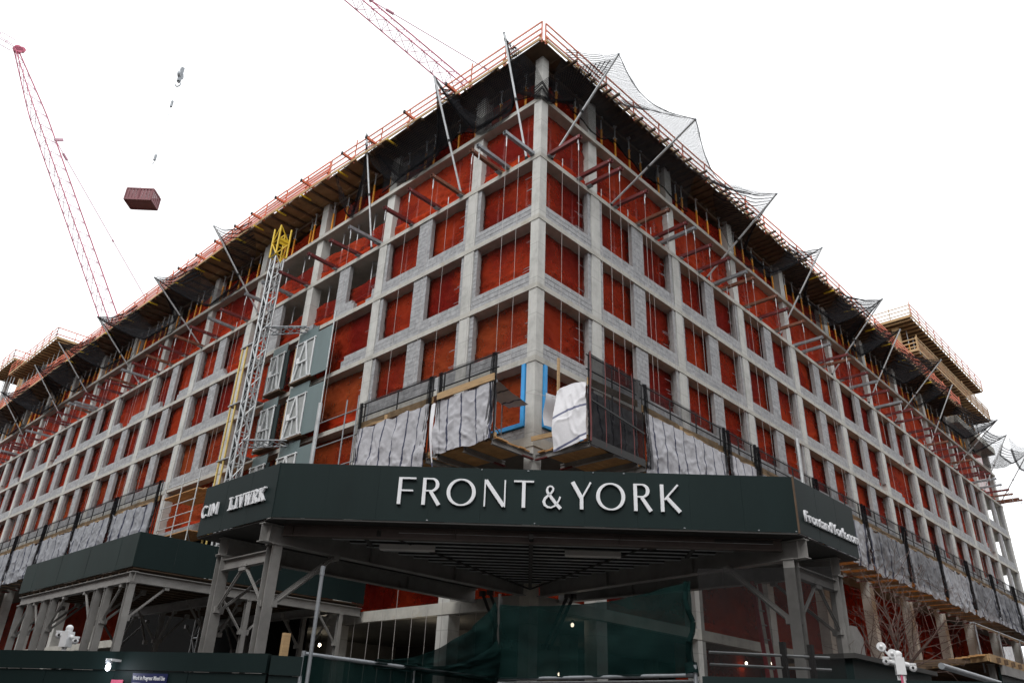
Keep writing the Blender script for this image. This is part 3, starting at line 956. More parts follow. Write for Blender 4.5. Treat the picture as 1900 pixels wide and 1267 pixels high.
def net(side, a, b, sag, inn, i, up=(0, 0)):
    (s0, o0, z0), (s1, o1, z1) = a, b
    Lg = s1 - s0
    nu = max(10, int(Lg / 0.22))
    nv = 12
    sd = s0 * 3.1 + (50 if side == 'H' else 0)
    def outer(u):
        c = min(1.0, 4 * u * (1 - u) * (1.35 if sag > 1.2 else 1.0)) ** (0.8 if sag > 1.2 else 1.2)
        return (s0 + Lg * u, o0 + (o1 - o0) * u - inn * c, z0 + (z1 - z0) * u - sag * c)
    def inner(u):
        s = s0 + Lg * u
        c = (4 * u * (1 - u)) ** 0.5
        z = (27.75 + (0.5 if up[0] else 0)) * (1 - c) + (25.25 if sag > 1.2 else 26.9 if not up[1] else 28.2) * c
        of = edge(side, max(s, 0)) + 0.06
        return (s, of * (1 - c) + (0.04 if sag > 1.2 else of) * c, z)
    def fn(u, v):
        a_, b_ = inner(u), outer(u)
        belly = 4 * v * (1 - v) * (0.35 + 0.25 * u * (1 - u))
        w = 0.09 * fbm(u * Lg * 1.3 + sd, v * 3, sd)
        return P(side, a_[0] + (b_[0] - a_[0]) * v + 0.10 * fbm(u * 9 + sd, v * 2), a_[1] + (b_[1] - a_[1]) * v + w, a_[2] + (b_[2] - a_[2]) * v - belly * (1 if sag > 1.2 else 0.3) + w)
    org = P(side, s0, o0, z0)
    t = thing('safety_net', org, 'black safety net slung between the %s and %s net poles, %s' % (nth(i), nth(i + 1), SIDE[side]), 'safety net', 'safety nets')
    m = MB()
    m.grid(fn, nu, nv, lambda u, v: (u * Lg, v * 3.2))
    m.build('net_mesh', 'net_black', t)
    m = MB()
    # gathered lower edge, a loose roll of net that thickens towards the middle of the sag
    pts = [Vector(P(side, *outer(k / 26))) for k in range(27)]
    for k, (p, q) in enumerate(zip(pts, pts[1:])):
        u = (k + 0.5) / 26
        r = (0.035 + (0.05 * (4 * u * (1 - u)) if sag > 1.2 else -0.012)) * (1 + 0.4 * fbm(k * 0.7, sd))
        m.tube(p, q, max(0.016, r), 6, caps=False)
    m.build('gathered_edge', 'net_bunch', t)
    if sag > 1.2 and (i < 2 or i % 3 == 1):
        m = MB()
        m.grid(lambda u, v: P(side, outer(u)[0] + 0.05 * fbm(u * 12, v), outer(u)[1] - 0.06 - 0.35 * v * (1 - abs(2 * u - 1)), outer(u)[2] + (0.10 + 0.85 * v) * (0.15 + (4 * u * (1 - u))) - 0.1 + 0.08 * fbm(u * 10 + sd, v * 2)), 28, 5)
        m.build('net_fold', 'net_bunch', t)
SAGS = {'H': [(2.35, 1.75), (2.5, 1.5), (1.0, 0.2), (1.5, 2.9), (1.3, 2.6), (1.5, 2.9), (1.7, 2.9), (1.7, 2.9), (1.8, 2.9)],
        'T': [(0.35, 0.5), (0.9, 0.9), (1.3, 2.6), (1.7, 2.2), (1.6, 2.6), (1.7, 2.2), (1.5, 2.6), (1.8, 1.9), (1.3, 2.6), (1.3, 1.2)]}
for side in 'HT':
    for i, (a, b) in enumerate(zip(POLES[side], POLES[side][1:])):
        if side == 'H' and i == 2:
            # here the net is torn down: two short hanging pieces only
            net(side, a, (a[0] + 2.6, 0.25, 25.6), 1.25, 0.35, i)
            continue
        net(side, a, b, SAGS[side][i][0], SAGS[side][i][1], i)
# curtains of net hung from the deck edge down to the slab in front of the props
for side, s0, s1, lb in (('H', 0.5, 10.4, 'black net curtain hung before the props near the corner, hoist side'), ('T', 0.5, 11.0, 'black net curtain hung before the props near the corner, tree side')):
    m = MB()
    def cu(u, v, side=side, s0=s0, s1=s1):
        s = s0 + (s1 - s0) * u
        lo = 25.22 + 0.5 * abs(fbm(s * 0.35, 4)) + 0.35 * math.sin(s * 0.9) ** 2
        return P(side, s + 0.1 * fbm(s * .7, v * 3), 0.10 + (edge(side, s) * 0.75) * v ** 2 + 0.08 * fbm(s * 1.2, v * 3, 9), lo + (27.3 - lo) * v)
    m.grid(cu, int((s1 - s0) / 0.25), 10, lambda u, v, a=s1 - s0: (u * a, v * 2.2))
    m.cur = 1
    k = int((s1 - s0) / 0.3)
    for i in range(k):
        m.tube(cu(i / k, 0), cu((i + 1) / k, 0), 0.03 + 0.025 * abs(fbm(i * 0.3, 2)), 5, caps=False)
    tag(m.build('net_curtain', ['net_curtain' if side == 'H' else 'net_black', 'net_bunch'], org=P(side, s0, 0, 25.2)), lb, 'safety net', 'net curtains')
# the net that wraps the corner
t = thing('corner_net', (-1, -1, 26), 'black net wrapped round the corner column below the deck', 'safety net')
m = MB()
def cf(u, v):
    a = Vector((-1.65, 0.74, 27.6)).lerp(Vector((0.66, -3.3, 25.4)), u)
    c = Vector((-0.06 - 0.4 * (1 - v), -0.06 - 0.4 * (1 - v), 25.25 + 0.1 * fbm(u * 5, 1)))
    mid = 4 * u * (1 - u)
    q = a.lerp(c, min(1, mid * 1.15))
    in_ = Vector((-0.08 if u < 0.5 else 0.3 + 2 * (u - 0.5), 0.9 * (1 - 2 * u) if u < 0.5 else -0.08, 25.3 + 0.12 * math.sin(u * 9)))
    return q.lerp(in_, v) + Vector((0, 0, -0.35 * 4 * v * (1 - v)))
m.grid(cf, 30, 8, lambda u, v: (u * 5, v * 2))
m.build('net_mesh', 'net_black', t)
m = MB()
pts = [cf(k / 24, 0.8) for k in range(25)]
for p, q in zip(pts, pts[1:]):
    m.tube(p, q, 0.07 + 0.03 * random.random(), 6, caps=False)
for j in range(4):
    m.path([Vector((-0.07 - 0.02 * j, 0.38, 25.25 + 0.12 * j)), Vector((-0.07 - 0.03 * j, -0.07 - 0.03 * j, 25.42 + 0.1 * j - 0.05 * (j % 2))), Vector((0.5, -0.07, 25.1 + 0.1 * j))], 0.028, 5)
m.build('gathered_edge', 'net_bunch', t)
# torn net end blowing free at the far tree side corner
t = thing('torn_net', (66, -3, 26), 'torn end of black net blowing free past the far corner', 'safety net')
m = MB()
m.grid(lambda u, v: Vector((60.0 + 8.2 * u, -2.8 - 1.7 * u + 0.5 * math.sin(5 * u), 26.9 - 0.8 * u + 0.3 * math.sin(u * 3) - (2.2 + 1.6 * math.sin(u * 6.5)) * v * (0.55 + 0.45 * u) + 0.3 * fbm(u * 4, v * 3))), 26, 10, lambda u, v: (u * 8, v * 3))
m.build('net_mesh', 'net_black', t)
m = MB()
m.path([Vector((60 + 8.2 * k / 20, -2.8 - 1.7 * k / 20 + 0.5 * math.sin(k / 4), 26.9 - 0.8 * k / 20 + 0.3 * math.sin(k * 0.15) - (2.2 + 1.6 * math.sin(k * 0.325)) * (0.55 + 0.45 * k / 20) + 0.3 * fbm(k / 5, 3))) for k in range(21)], 0.10, 5)
m.build('gathered_edge', 'net_bunch', t)

# ================================================================ raised decks further along both sides
def raised(side, s0, s1, levels, label, off):
    t = thing('raised_deck', P(side, s0, 0, DECK + 0.3), label, 'formwork', 'raised decks')
    for (z, lo, tim) in levels:
        m = MB(); m.box(P(side, s0 - 0.8, off, z), P(side, s1, -9, z + 0.03)); m.build('plywood_sheet', 'ply' if tim else 'timber_dark', t)
        m = MB()
        s = s0 - 0.5
        while s < s1:
            m.box(P(side, s - 0.06, off + 0.1, z - 0.16), P(side, s + 0.06, -3.5, z - 0.004)); s += 0.75
        m.build('joists', 'galv' if not tim else 'timber', t, kind='stuff')
        m = MB(); m.box(P(side, s0 - 0.85, off + 0.12, z - 0.02), P(side, s1, off + 0.16, z + 0.2)); m.box(P(side, s0 - 0.86, off + 0.10, z - 0.02), P(side, s0 - 0.82, -9, z + 0.2)); m.build('edge_board', 'timber', t)
        s = s0 + 0.3
        first = True
        while s < s1:
            m = MB(); m.box(P(side, s - 0.25, off - 1.3, lo), P(side, s + 0.25, off - 1.8, z - 0.17)); m.build('column', 'timber' if first and tim else 'concrete', t)
            first = False
            s += 6.1
        m = MB()
        s = s0 + 1.2
        while s < s1:
            m.tube(P(side, s, off - 1.0, lo), P(side, s, off - 1.0, lo + 1.6), 0.05, 7); s += 1.45
        m.build('shoring_posts', 'orange', t, kind='stuff')
        m = MB()
        s = s0 + 1.2
        while s < s1:
            m.tube(P(side, s, off - 1.0, lo + 1.6), P(side, s, off - 1.0, z - 0.17), 0.035, 6); s += 1.45
        m.build('inner_posts', 'galv', t, kind='stuff')
    m = MB(); m.box(P(side, s0 + 3, -3.2, levels[0][1]), P(side, s1, -3.3, levels[-1][0] - 0.2)); m.build('screen', 'net_red', t)
    return t
raised('T', 45.9, 65.2, [(30.35, DECK + 0.25, True), (33.45, 30.4, True)], 'two raised plywood decks standing above the far bays, tree side', 0.7)
guardrail('T', 45.2, 65, 30.4, lambda s: 0.85, 'timber rail on the lower raised deck, tree side', 1.0, mats=('timber', 'redrail'))
guardrail('T', 45.2, 65, 33.5, lambda s: 0.85, 'bleached rail on the upper raised deck, tree side', 0.0, mats=('pink', 'pink'))
m = MB(); m.box(P('T', 54.0, 0.5, 27.0), P('T', 65.3, -9, 27.62)); m.build('slab_edge', 'slab', bld)
m = MB()
for z in (30.75, 31.1, 31.45):
    m.bar((45.1, -0.8, z), (45.1, 4.5, z), 0.05, 0.09)
    m.bar((45.1, -0.8, z + 3.1), (45.1, 6.5, z + 3.1), 0.04, 0.07)
for y in (-0.8, 0.8, 2.4, 4.0):
    m.bar((45.1, y, 30.3), (45.1, y, 31.6), 0.06); m.bar((45.1, y, 33.4), (45.1, y, 34.7), 0.05)
tag(m.build('guardrail', 'timber', org=(45.1, 0, 30.3)), 'timber rail across the near end of the raised decks, tree side', 'guardrail', 'guardrails round the top decks')
raised('H', 61.6, 74.5, [(33.3, 29.0, True)], 'nearer raised plywood deck above the far bays, hoist side', 0.3)
guardrail('H', 60.8, 74.4, 33.35, lambda s: 0.45, 'bleached rail on the nearer raised deck, hoist side', 0.0, mats=('redrail', 'redrail'))
raised('H', 76.0, 83, [(35.4, 30.0, True)], 'farther raised plywood deck above the far bays, hoist side', 0.3)
guardrail('H', 75.2, 83, 35.45, lambda s: 0.45, 'bleached rail on the farther raised deck, hoist side', 0.0, mats=('redrail', 'redrail'))
for (s, z, j) in ((61, 33.35, 0), (75.4, 35.45, 1)):
    m = MB()
    for zz in (0.4, 1.06):
        m.bar((-0.45, s - 0.2, z + zz), (4.5, s - 0.2, z + zz), 0.04, 0.08)
    for x in (-0.45, 1.2, 2.8, 4.4):
        m.bar((x, s - 0.2, z), (x, s - 0.2, z + 1.1), 0.05)
    tag(m.build('guardrail', 'redrail', org=(0, s, z)), 'red rail across the near end of the %s raised deck, hoist side' % ('nearer', 'farther')[j], 'guardrail', 'guardrails round the top decks')
m = MB(); m.box((-0.3, 25.6, DT + 0.9), (1.6, 28.2, DT + 1.0)); m.box((-0.2, 25.8, DT + 1.0), (1.5, 26.3, DT + 1.5)); m.tube((1.2, 26.5, DT + 1), (1.2, 26.5, DT + 2.1), 0.05, 6); m.tube((0.1, 25.7, DT), (0.1, 25.7, DT + 0.9), 0.05, 6); m.tube((1.4, 28.0, DT), (1.4, 28.0, DT + 0.9), 0.05, 6)
tag(m.build('loading_platform', 'galv_dark', org=(0, 26, DT)), 'grey loading platform standing on the deck edge above the mast', 'platform')

# ================================================================ hoist mast
MX, MY = -1.62, 16.98
mast = thing('hoist_mast', (MX, MY, 0), 'tall grey lattice hoist mast with a yellow top section', 'hoist mast')
def lattice(m, c, z0, z1, w, r, nb):
    h = w / 2
    cn = [Vector((c[0] + a * h, c[1] + b * h, 0)) for a, b in ((-1, -1), (1, -1), (1, 1), (-1, 1))]
    for p in cn:
        m.tube(p + Vector((0, 0, z0)), p + Vector((0, 0, z1)), r, 6)
    for i in range(nb):
        a, b = z0 + (z1 - z0) * i / nb, z0 + (z1 - z0) * (i + 1) / nb
        for j in range(4):
            p, q = cn[j], cn[(j + 1) % 4]
            m.tube(p + Vector((0, 0, a)), q + Vector((0, 0, a)), r * 0.72, 5, caps=False)
            if (i + j) % 2:
                p, q = q, p
            m.tube(p + Vector((0, 0, a)), q + Vector((0, 0, b)), r * 0.66, 5, caps=False)
proto = None
for i in range(15):
    z = 0.9 + i * 1.5
    if proto is None:
        m = MB(); lattice(m, (MX, MY), z, z + 1.495, 0.48, 0.045, 2)
        proto = m.build('mast_section', 'galv', mast)
    else:
        c = proto.copy(); COL.objects.link(c); c.parent = mast; c.location = (0, 0, 1.5 * i)
m = MB(); lattice(m, (MX, MY), 23.42, 25.2, 0.62, 0.05, 2); m.box((MX - 0.3, MY - 0.3, 24.1), (MX + 0.3, MY - 0.26, 24.5)); m.build('top_section', 'yellow', mast)
m = MB()
for i in range(3):
    m.tube((MX + 0.05 + 0.03 * i, MY + 0.52 + 0.21 * i, 0), (MX + 0.05 + 0.03 * i, MY + 0.52 + 0.21 * i, 23.4 - 0.3 * i), 0.048, 7)
m.build('guide_tube', 'galv', mast)
m = MB(); m.tube((MX - 0.1, MY + 0.34, 0), (MX - 0.1, MY + 0.34, 23.2), 0.06, 6)
for i in range(30):
    m.box((MX - 0.20, MY + 0.27, 0.6 + i * 0.75), (MX - 0.04, MY + 0.44, 0.74 + i * 0.75))
m.build('power_cable', 'ropeblack', mast)
m = MB(); m.box((MX + 0.26, MY - 0.05, 0), (MX + 0.34, MY + 0.05, 23.4)); m.build('gear_rack', 'galv_dark', mast)
m = MB(); m.box((-2.4, 16.9, 0), (-0.8, 18.6, 0.9)); m.build('mast_base', 'galv_dark', mast)
for z in (19.05, 13.15, 9.0):
    m = MB()
    a = [Vector((MX + 0.3, MY - 0.3, z + 0.25)), Vector((MX + 0.3, MY - 0.3, z - 0.15)), Vector((MX - 0.2, MY - 0.45, z + 0.05))]
    b = [Vector((-0.15, 14.9, z + 0.15)), Vector((-0.15, 14.9, z - 0.12)), Vector((-0.55, 14.7, z)) ]
    for p, q in zip(a, b):
        m.tube(p, q, 0.035, 6)
    for i in range(5):
        f, g = i / 5, (i + 1) / 5
        m.tube(a[0].lerp(b[0], f), a[2].lerp(b[2], g), 0.022, 5); m.tube(a[2].lerp(b[2], f), a[1].lerp(b[1], g), 0.022, 5); m.tube(a[1].lerp(b[1], f), a[0].lerp(b[0], g), 0.022, 5)
    m.box((-0.25, 14.65, z - 0.2), (-0.02, 15.0, z + 0.22))
    m.build('wall_tie', 'galv_dark', mast)
rs = thing('riser_pipes', (-0.9, 19.9, 9), 'pair of pale yellow riser pipes beside the hoist mast', 'pipe')
for j, y in enumerate((18.85, 20.0)):
    m = MB()
    for d in (-0.24, 0.24):
        m.tube((-0.95 + 0.02 * j, y + d, 8.9), (-0.95 + 0.02 * j, y + d, 19.35), 0.052, 8)
    m.build('pipe', 'paleyel', rs)
m = MB(); m.box((-1.0, 18.5, 19.36), (-0.85, 20.4, 19.43)); 
for z in (13.1, 16.05):
    m.box((-1.02, 18.5, z), (-0.1, 20.4, z + 0.06))
m.build('pipe_bracket', 'galv_dark', rs)

# ---- landing gates between mast and facade
def landing_gate(z, s0, s1, side_len, zt, label):
    t = thing('landing_gate', (-0.3, s0, z), label, 'landing gate', 'hoist landing gates')
    x = -0.34
    h = 2.05
    m = MB(); m.box((x, s0, z + 0.1), (x + 0.03, s1, z + h)); m.build('infill', 'gatemesh', t)
    m = MB()
    for s in (s0, s1):
        m.tube((x - 0.03, s, z), (x - 0.03, s, z + h + 0.08), 0.042, 6)
    for zz in (z + 0.08, z + h + 0.02):
        m.tube((x - 0.03, s0 - 0.12, zz), (x - 0.03, s1 + 0.12, zz), 0.042, 6)
    m.build('frame', 'palesteel', t)
    m = MB()
    c = (s0 + s1) / 2
    m.bar((x - 0.06, c + 0.03, z + h), (x - 0.06, s1 - 0.12, z + 0.1), 0.05, 0.085); m.bar((x - 0.06, c - 0.03, z + h), (x - 0.06, s0 + 0.15, z + 0.1), 0.05, 0.085)
    m.bar((x - 0.08, c - 0.4, z + 0.95), (x - 0.08, c + 0.42, z + 0.95), 0.07, 0.08); m.bar((x - 0.05, c, z + 0.1), (x - 0.05, c, z + 1.0), 0.05, 0.06)
    m.build('brace', 'palesteel', t)
    m = MB(); m.box((x - 0.11, c + 0.25, z + 0.95), (x - 0.09, c + 0.52, z + 1.25)); m.build('gate_sign', 'whiteplastic', t)
    m = MB(); m.box((x + 0.05, s0 - 0.05, z + h + 0.1), (x + 0.09, s1 + 0.1, z + zt)); m.build('top_panel', 'gate', t)
    if side_len:
        m = MB(); m.box((x - 0.02, s0 - side_len, z - 0.05), (x + 0.04, s0 - 0.06, z + zt - 0.42)); m.build('side_panel', 'gate', t)
        m = MB(); m.tube((x - 0.05, s0 - side_len - 0.06, z - 0.1), (x - 0.05, s0 - side_len - 0.06, z + zt + 0.2), 0.03, 6); m.build('edge_post', 'galv', t)
    else:
        m = MB(); m.box((x + 0.0, s0 - 0.42, z - 0.02), (x + 0.05, s0 - 0.05, z + zt - 0.5)); m.build('dark_edge', 'green', t)
        m = MB(); m.box((x + 0.02, s1 + 0.05, z - 0.1), (x + 0.07, s1 + 0.3, z + h - 0.3)); m.build('side_panel', 'gate', t)
    m = MB(); m.box((x - 0.12, s0 - 0.2, z - 0.08), (-0.026, s1 + 0.1, z - 0.01)); m.build('sill_board', 'timber_dark', t)
    return t
for z, nm in ((16.25, 'upper'), (13.33, 'middle'), (10.39, 'lowest')):
    landing_gate(z, 14.05, 15.55, 1.45, 2.72, '%s wide landing gate with a grey green side panel' % nm)
    landing_gate(z, 16.75, 17.95, 0, 2.6, '%s narrow landing gate right behind the hoist mast' % nm)
    m = MB(); m.box((-0.34, 15.66, z - 0.05), (-0.26, 15.78, z + 2.0))
    tag(m.build('timber_post', 'timber', org=(-0.3, 16.3, z)), 'raw timber post between the two %s landing gates' % nm, 'post', 'timber posts by the gates')
m = MB()
for y in (8.6, 9.4):
    for z in (10.4, 12.6):
        pass
    m.tube((-1.1, y, 9.7), (-1.1, y, 13.6), 0.028, 6)
for z in (10.8, 11.9, 13.0):
    m.tube((-1.1, 7.9, z), (-1.1, 11.4, z), 0.026, 6)
m.tube((-1.1, 11.3, 9.7), (-1.1, 11.3, 13.9), 0.03, 6); m.tube((-1.1, 7.9, 9.7), (-1.1, 7.9, 13.5), 0.03, 6)
tag(m.build('pipe_scaffold', 'galv_dark', org=(-1.1, 9, 9.7)), 'small bare pipe scaffold between platform tarps and landing gates', 'scaffold')
# open plank scaffold left of the mast
sc_ = thing('plank_scaffold', (-1.4, 21.5, 9.5), 'open pipe scaffold with raw plank floors beside the mast', 'scaffold')
m = MB()
for y in (19.9, 21.6, 23.4):
    for x in (-0.35, -1.9):
        m.tube((x, y, 8.2), (x, y, 12.4), 0.03, 6)
for z in (9.9, 10.4, 11.0, 12.0):
    m.tube((-1.9, 19.8, z), (-1.9, 23.5, z), 0.026, 6)
m.tube((-1.9, 19.9, 9.4), (-0.35, 21.6, 8.3), 0.03, 6); m.tube((-1.9, 21.6, 9.4), (-0.35, 21.6, 8.3), 0.03, 6)
m.build('frame_tubes', 'galv', sc_)
for z in (9.5, 11.5):
    for i in range(6):
        m = MB(); m.box((-0.35 - 0.26 * i, 19.75 + random.uniform(-.2, .2), z), (-0.59 - 0.26 * i, 23.5 + random.uniform(-.2, .2), z + 0.045)); m.build('plank', 'plank', sc_)

# ================================================================ hanging work platforms with tarps
PZ = 9.66
def platform(side, s0, s1, oo, label, n):
    t = thing('hanging_platform', P(side, s0, oo, PZ), label, 'work platform', 'hanging work platforms')
    w = (oo - 0.22) / max(3, round((oo - 0.22) / 0.29))
    i = 0
    o = 0.22
    while o < oo - 0.05:
        m = MB(); m.box(P(side, s0 + random.uniform(-.06, .06), o + 0.008, PZ), P(side, s1 + random.uniform(-.06, .06), o + w - 0.008, PZ + 0.045 + 0.004 * (i % 2))); m.build('plank', 'plank', t)
        o += w
        i += 1
    k = max(2, round((s1 - s0) / 1.9))
    for j in range(k + 1):
        s = s0 + 0.12 + (s1 - s0 - 0.24) * j / k
        m = MB(); m.box(P(side, s - 0.05, 0.03, PZ - 0.03), P(side, s + 0.05, oo + 0.04, PZ - 0.003)); m.box(P(side, s - 0.02, 0.03, PZ - 0.15), P(side, s + 0.02, oo + 0.04, PZ - 0.03)); m.box(P(side, s - 0.05, 0.03, PZ - 0.18), P(side, s + 0.05, oo + 0.04, PZ - 0.15))
        m.build('bearer', 'steel', t)
        m = MB(); m.box(P(side, s - 0.052, 0.02, PZ - 0.185), P(side, s + 0.052, 0.55, PZ - 0.148)); m.build('bearer_clip', 'maroon', t)
        m = MB(); m.tube(P(side, s, oo, PZ - 0.1), P(side, s, oo, PZ + 2.95), 0.028, 6); m.build('guard_post', 'ropeblack', t)
    m = MB(); m.box(P(side, s0, oo - 0.03, PZ + 0.05), P(side, s1, oo + 0.01, PZ + 0.2)); m.build('toe_board', 'timber', t)
    for z in (PZ + 2.42, PZ + 2.93):
        m = MB(); m.tube(P(side, s0, oo, z), P(side, s1, oo, z), 0.024, 6); m.build('guard_rail', 'ropeblack', t)
    bo = oo + (0.19 if n == 0 and side == 'H' else 0.05)
    b0 = s0
    while b0 < s1 - 0.2:
        b1 = min(b0 + random.uniform(2.2, 3.4), s1)
        m = MB(); m.bar(P(side, b0, bo, PZ + 2.0 + random.uniform(-.04, .04)), P(side, b1 - 0.03, bo, PZ + 2.02 + random.uniform(-.04, .04)), 0.04, 0.24); m.build('guard_board', 'timber', t)
        b0 = b1
    return t
def tarp(side, s0, s1, o, z0, z1, mat, label, amp=1.0, sd=0.0, ragged=0.1):
    m = MB()
    L_ = s1 - s0
    nu, nv = int(L_ / 0.055), 40
    def fn(u, v):
        s = s0 + L_ * u
        z = z0 - ragged * abs(fbm(s * 0.8 + sd, 7)) + (z1 - z0) * v + (0.07 * fbm(s * 1.1 + sd, 3) - 0.10 * abs(math.sin(s * 2.1 + sd)) * amp * 0.6) * v
        k = 1 - abs(fbm(s * 0.9 + sd, z * 0.8, 5)) * 3
        w = 0.05 * math.sin(s * 5.2 + 2.0 * fbm(s, z * 0.6, sd) + sd) + 0.11 * fbm(s * 0.9 + sd, z * 0.9, 1) + 0.07 * max(0, k) ** 3 + 0.05 * max(0, 1 - abs(fbm(s * 1.7 - z * 0.5, z * 0.5 + s * .3, sd)) * 4) ** 3 + 0.035 * max(0, 1 - abs(fbm(s * 3.0 + z * 1.2, z * 1.4 - s * .5, sd + 2, 2)) * 5) ** 2 + 0.03 * max(0, 1 - abs(fbm(s * 2.2 - z * 2.0, z * 1.8, sd + 6, 2)) * 5) ** 2
        return P(side, s + 0.03 * fbm(z * 2, s * 2, sd), o + 0.15 + amp * w * (0.35 + 0.65 * (1 - v)), z)
    ang = 0.12 if int(sd) % 2 else -0.06
    m.grid(fn, nu, nv, lambda u, v: (L_ * u + ang * v * (z1 - z0), (z1 - z0) * v))
    ob = m.build('tarpaulin', mat, org=P(side, s0, o, z0))
    return tag(ob, label, 'tarpaulin', 'tarpaulins on the platforms')
def screen(side, s0, s1, o, z0, z1, mat, label, ends=True):
    t = thing('mesh_screen', P(side, s0, o, z0), label, 'mesh screen', 'black mesh screens')
    m = MB()
    L_ = s1 - s0
    m.grid(lambda u, v: P(side, s0 + L_ * u, o + 0.05 * fbm(s0 + L_ * u, v * 2, 4) - 0.02, z0 + (z1 - z0) * v + (0.05 * fbm(s0 + L_ * u * 1.5, 8) if v > 0.5 else 0.12 * fbm(s0 + L_ * u * 0.8, 9))), max(4, int(L_ / 0.3)), 5)
    m.build('mesh_sheet', mat, t)
    if ends:
        for s, d in ((s0, 1), (s1, -1)):
            m = MB()
            m.grid(lambda u, v: P(side, s + d * (0.34 * u * (1 - 0.6 * v) + 0.03 * math.sin(v * 9)), o + 0.03 + 0.06 * math.sin(u * 14 + v * 2), PZ - 0.1 + (z1 + 0.05 - PZ) * v), 12, 10)
            m.build('gathered_edge', 'net_bunch', t)
    return t
units = [('H', -0.12, 2.62, 1.85), ('H', 2.95, 7.1, 1.85)] + [('H', 23.9 + 5.6 * i, 29.4 + 5.6 * i, 1.9) for i in range(10)]
units += [('T', 0.0, 2.75, 2.2), ('T', 3.05, 8.6, 2.15), ('T', 8.75, 11.1, 2.15)] + [('T', 11.3 + 5.6 * i, 16.75 + 5.6 * i, 2.1) for i in range(10)]
cnt = {'H': 0, 'T': 0}
for side, s0, s1, oo in units:
    i = cnt[side]
    cnt[side] += 1
    if side == 'T' and s0 > 60:
        s1 = 64.8
    platform(side, s0, s1, oo, 'plank platform hung on the facade, %s from the corner, %s' % (nth(i), SIDE[side]), i)
    far = s0 > 11
    lab = '%s tarpaulin on the %s platform from the corner, %s' % ('crumpled dark grey' if far else 'navy striped grey', nth(i), SIDE[side])
    if side == 'T' and i == 0:
        tarp(side, s0 + 0.05, s1, oo - 0.16, PZ - 0.05, PZ + 1.75, 'tarp', lab, 0.8, 3.0)
        t = screen(side, s0 - 0.12, s1 + 0.05, oo + 0.2, PZ - 0.15, PZ + 2.9, 'mesh_dense', 'tall black mesh with red seams over the first tree side platform', False)
        m = MB()
        for s in (s0 - 0.12, s0 + 0.65, s0 + 1.42, s0 + 2.15):
            m.path([P(side, s + 0.02 * math.sin(k), oo + 0.26, PZ - 0.1 + 3.0 * k / 10) for k in range(11)], 0.014 if s > 0 else 0.03, 5)
        m.build('red_seam', 'maroon', t)
        m = MB(); m.bar(P(side, s0 - 0.1, oo + 0.27, PZ + 1.25), P(side, s1, oo + 0.27, PZ + 0.95), 0.03, 0.06); m.box(P(side, s0 - 0.1, oo + 0.24, PZ - 0.2), P(side, s1, oo + 0.27, PZ + 0.05)); m.build('hem', 'black', t)
    else:
        tarp(side, s0 + 0.05, s1 - 0.02, oo, PZ - (0.35 if not (side == 'H' and i == 0) else 0.03), PZ + 1.9, 'tarp2' if far else 'tarp', lab, 0.85 if far else 0.8, i * 3.7 + (40 if side == 'T' else 0), 0.3 if far else 0.1)
        screen(side, s0, s1, oo + 0.12, PZ + 1.93, PZ + 2.95, 'mesh_black', 'black mesh along the %s platform rail from the corner, %s' % (nth(i), SIDE[side]))
        if far and side == 'T' and i % 3 != 1:
            screen(side, s0 + 0.4, s1 - 0.3, oo + 0.28, PZ - 0.1, PZ + 1.9, 'mesh_thin', 'thin black mesh over the tarpaulin of the %s platform, %s' % (nth(i), SIDE[side]), False)
# white tarp closing the end of the first tree side platform
m = MB()
def wt(u, v):
    y = -1.22 - 1.06 * u
    z = PZ - 0.28 + 0.30 * u + (2.08 - 0.22 * u) * v + 0.10 * v * math.sin(u * 3.1)
    w = 0.035 * fbm(u * 1.4, v * 1.2, 3, 2) + 0.035 * max(0, 1 - abs(fbm(u * 1.3 + v * 0.7, v * .8 - u, 7, 2)) * 5) ** 2 + 0.03 * max(0, 1 - abs(fbm(u * 0.9 - v * 1.1, v + u, 3, 2)) * 5) ** 2 + 0.12 * (1 - u) * math.sin(v * 4.0)
    return Vector((-0.10 - w - 0.25 * (1 - u), y, z))
m.grid(wt, 40, 60, lambda u, v: (1.6 * u + 0.3, 0.01 + 2.28 * v - 0.18 * u))
wtp = tag(m.build('tarpaulin', 'tarpw', org=(-0.1, -1.5, PZ)), 'bright white tarpaulin hanging beside the corner column', 'tarpaulin', 'tarpaulins on the platforms')
m = MB()
m.grid(lambda u, v: Vector((-0.3 + 0.5 * u, -0.72 + 0.06 * math.sin(v * 5), PZ + 0.75 + 1.1 * v + 0.05 * u)), 8, 10, lambda u, v: (u + 0.2, v * 0.8 + 0.2))
tag(m.build('tarpaulin', 'tarpw', org=(-0.2, -0.7, PZ + 1)), 'narrow white tarpaulin fold turned in towards the blue membrane', 'tarpaulin', 'tarpaulins on the platforms')
m = MB()
m.grid(lambda u, v: Vector((-1.9 + 1.45 * u, -0.16 + 0.9 * v, PZ + 1.86 - 0.32 * u * (1 - 0.3 * v) + 0.05 * fbm(u * 3, v * 3))), 16, 10, lambda u, v: (u * 1.5 + 0.2, v))
tag(m.build('tarpaulin', 'tarp', org=(-1.2, 0.2, PZ + 1.7)), 'grey tarpaulin flap roofing the hoist side platform by the corner', 'tarpaulin', 'tarpaulins on the platforms')
m = MB()
m.grid(lambda u, v: Vector((-1.98 - 0.12 * math.sin(v * 3), 2.66 + 0.24 * u - 0.2 * (1 - v) * (0.4 + u), PZ - 0.5 + 2.3 * v + 0.04 * math.sin(u * 3))), 6, 16, lambda u, v: (u * 0.3 + 0.15, v))
tag(m.build('tarpaulin', 'tarpw', org=(-2, 2.7, PZ)), 'twisted white tarpaulin strip hanging between two hoist side platforms', 'tarpaulin', 'tarpaulins on the platforms')
m = MB()
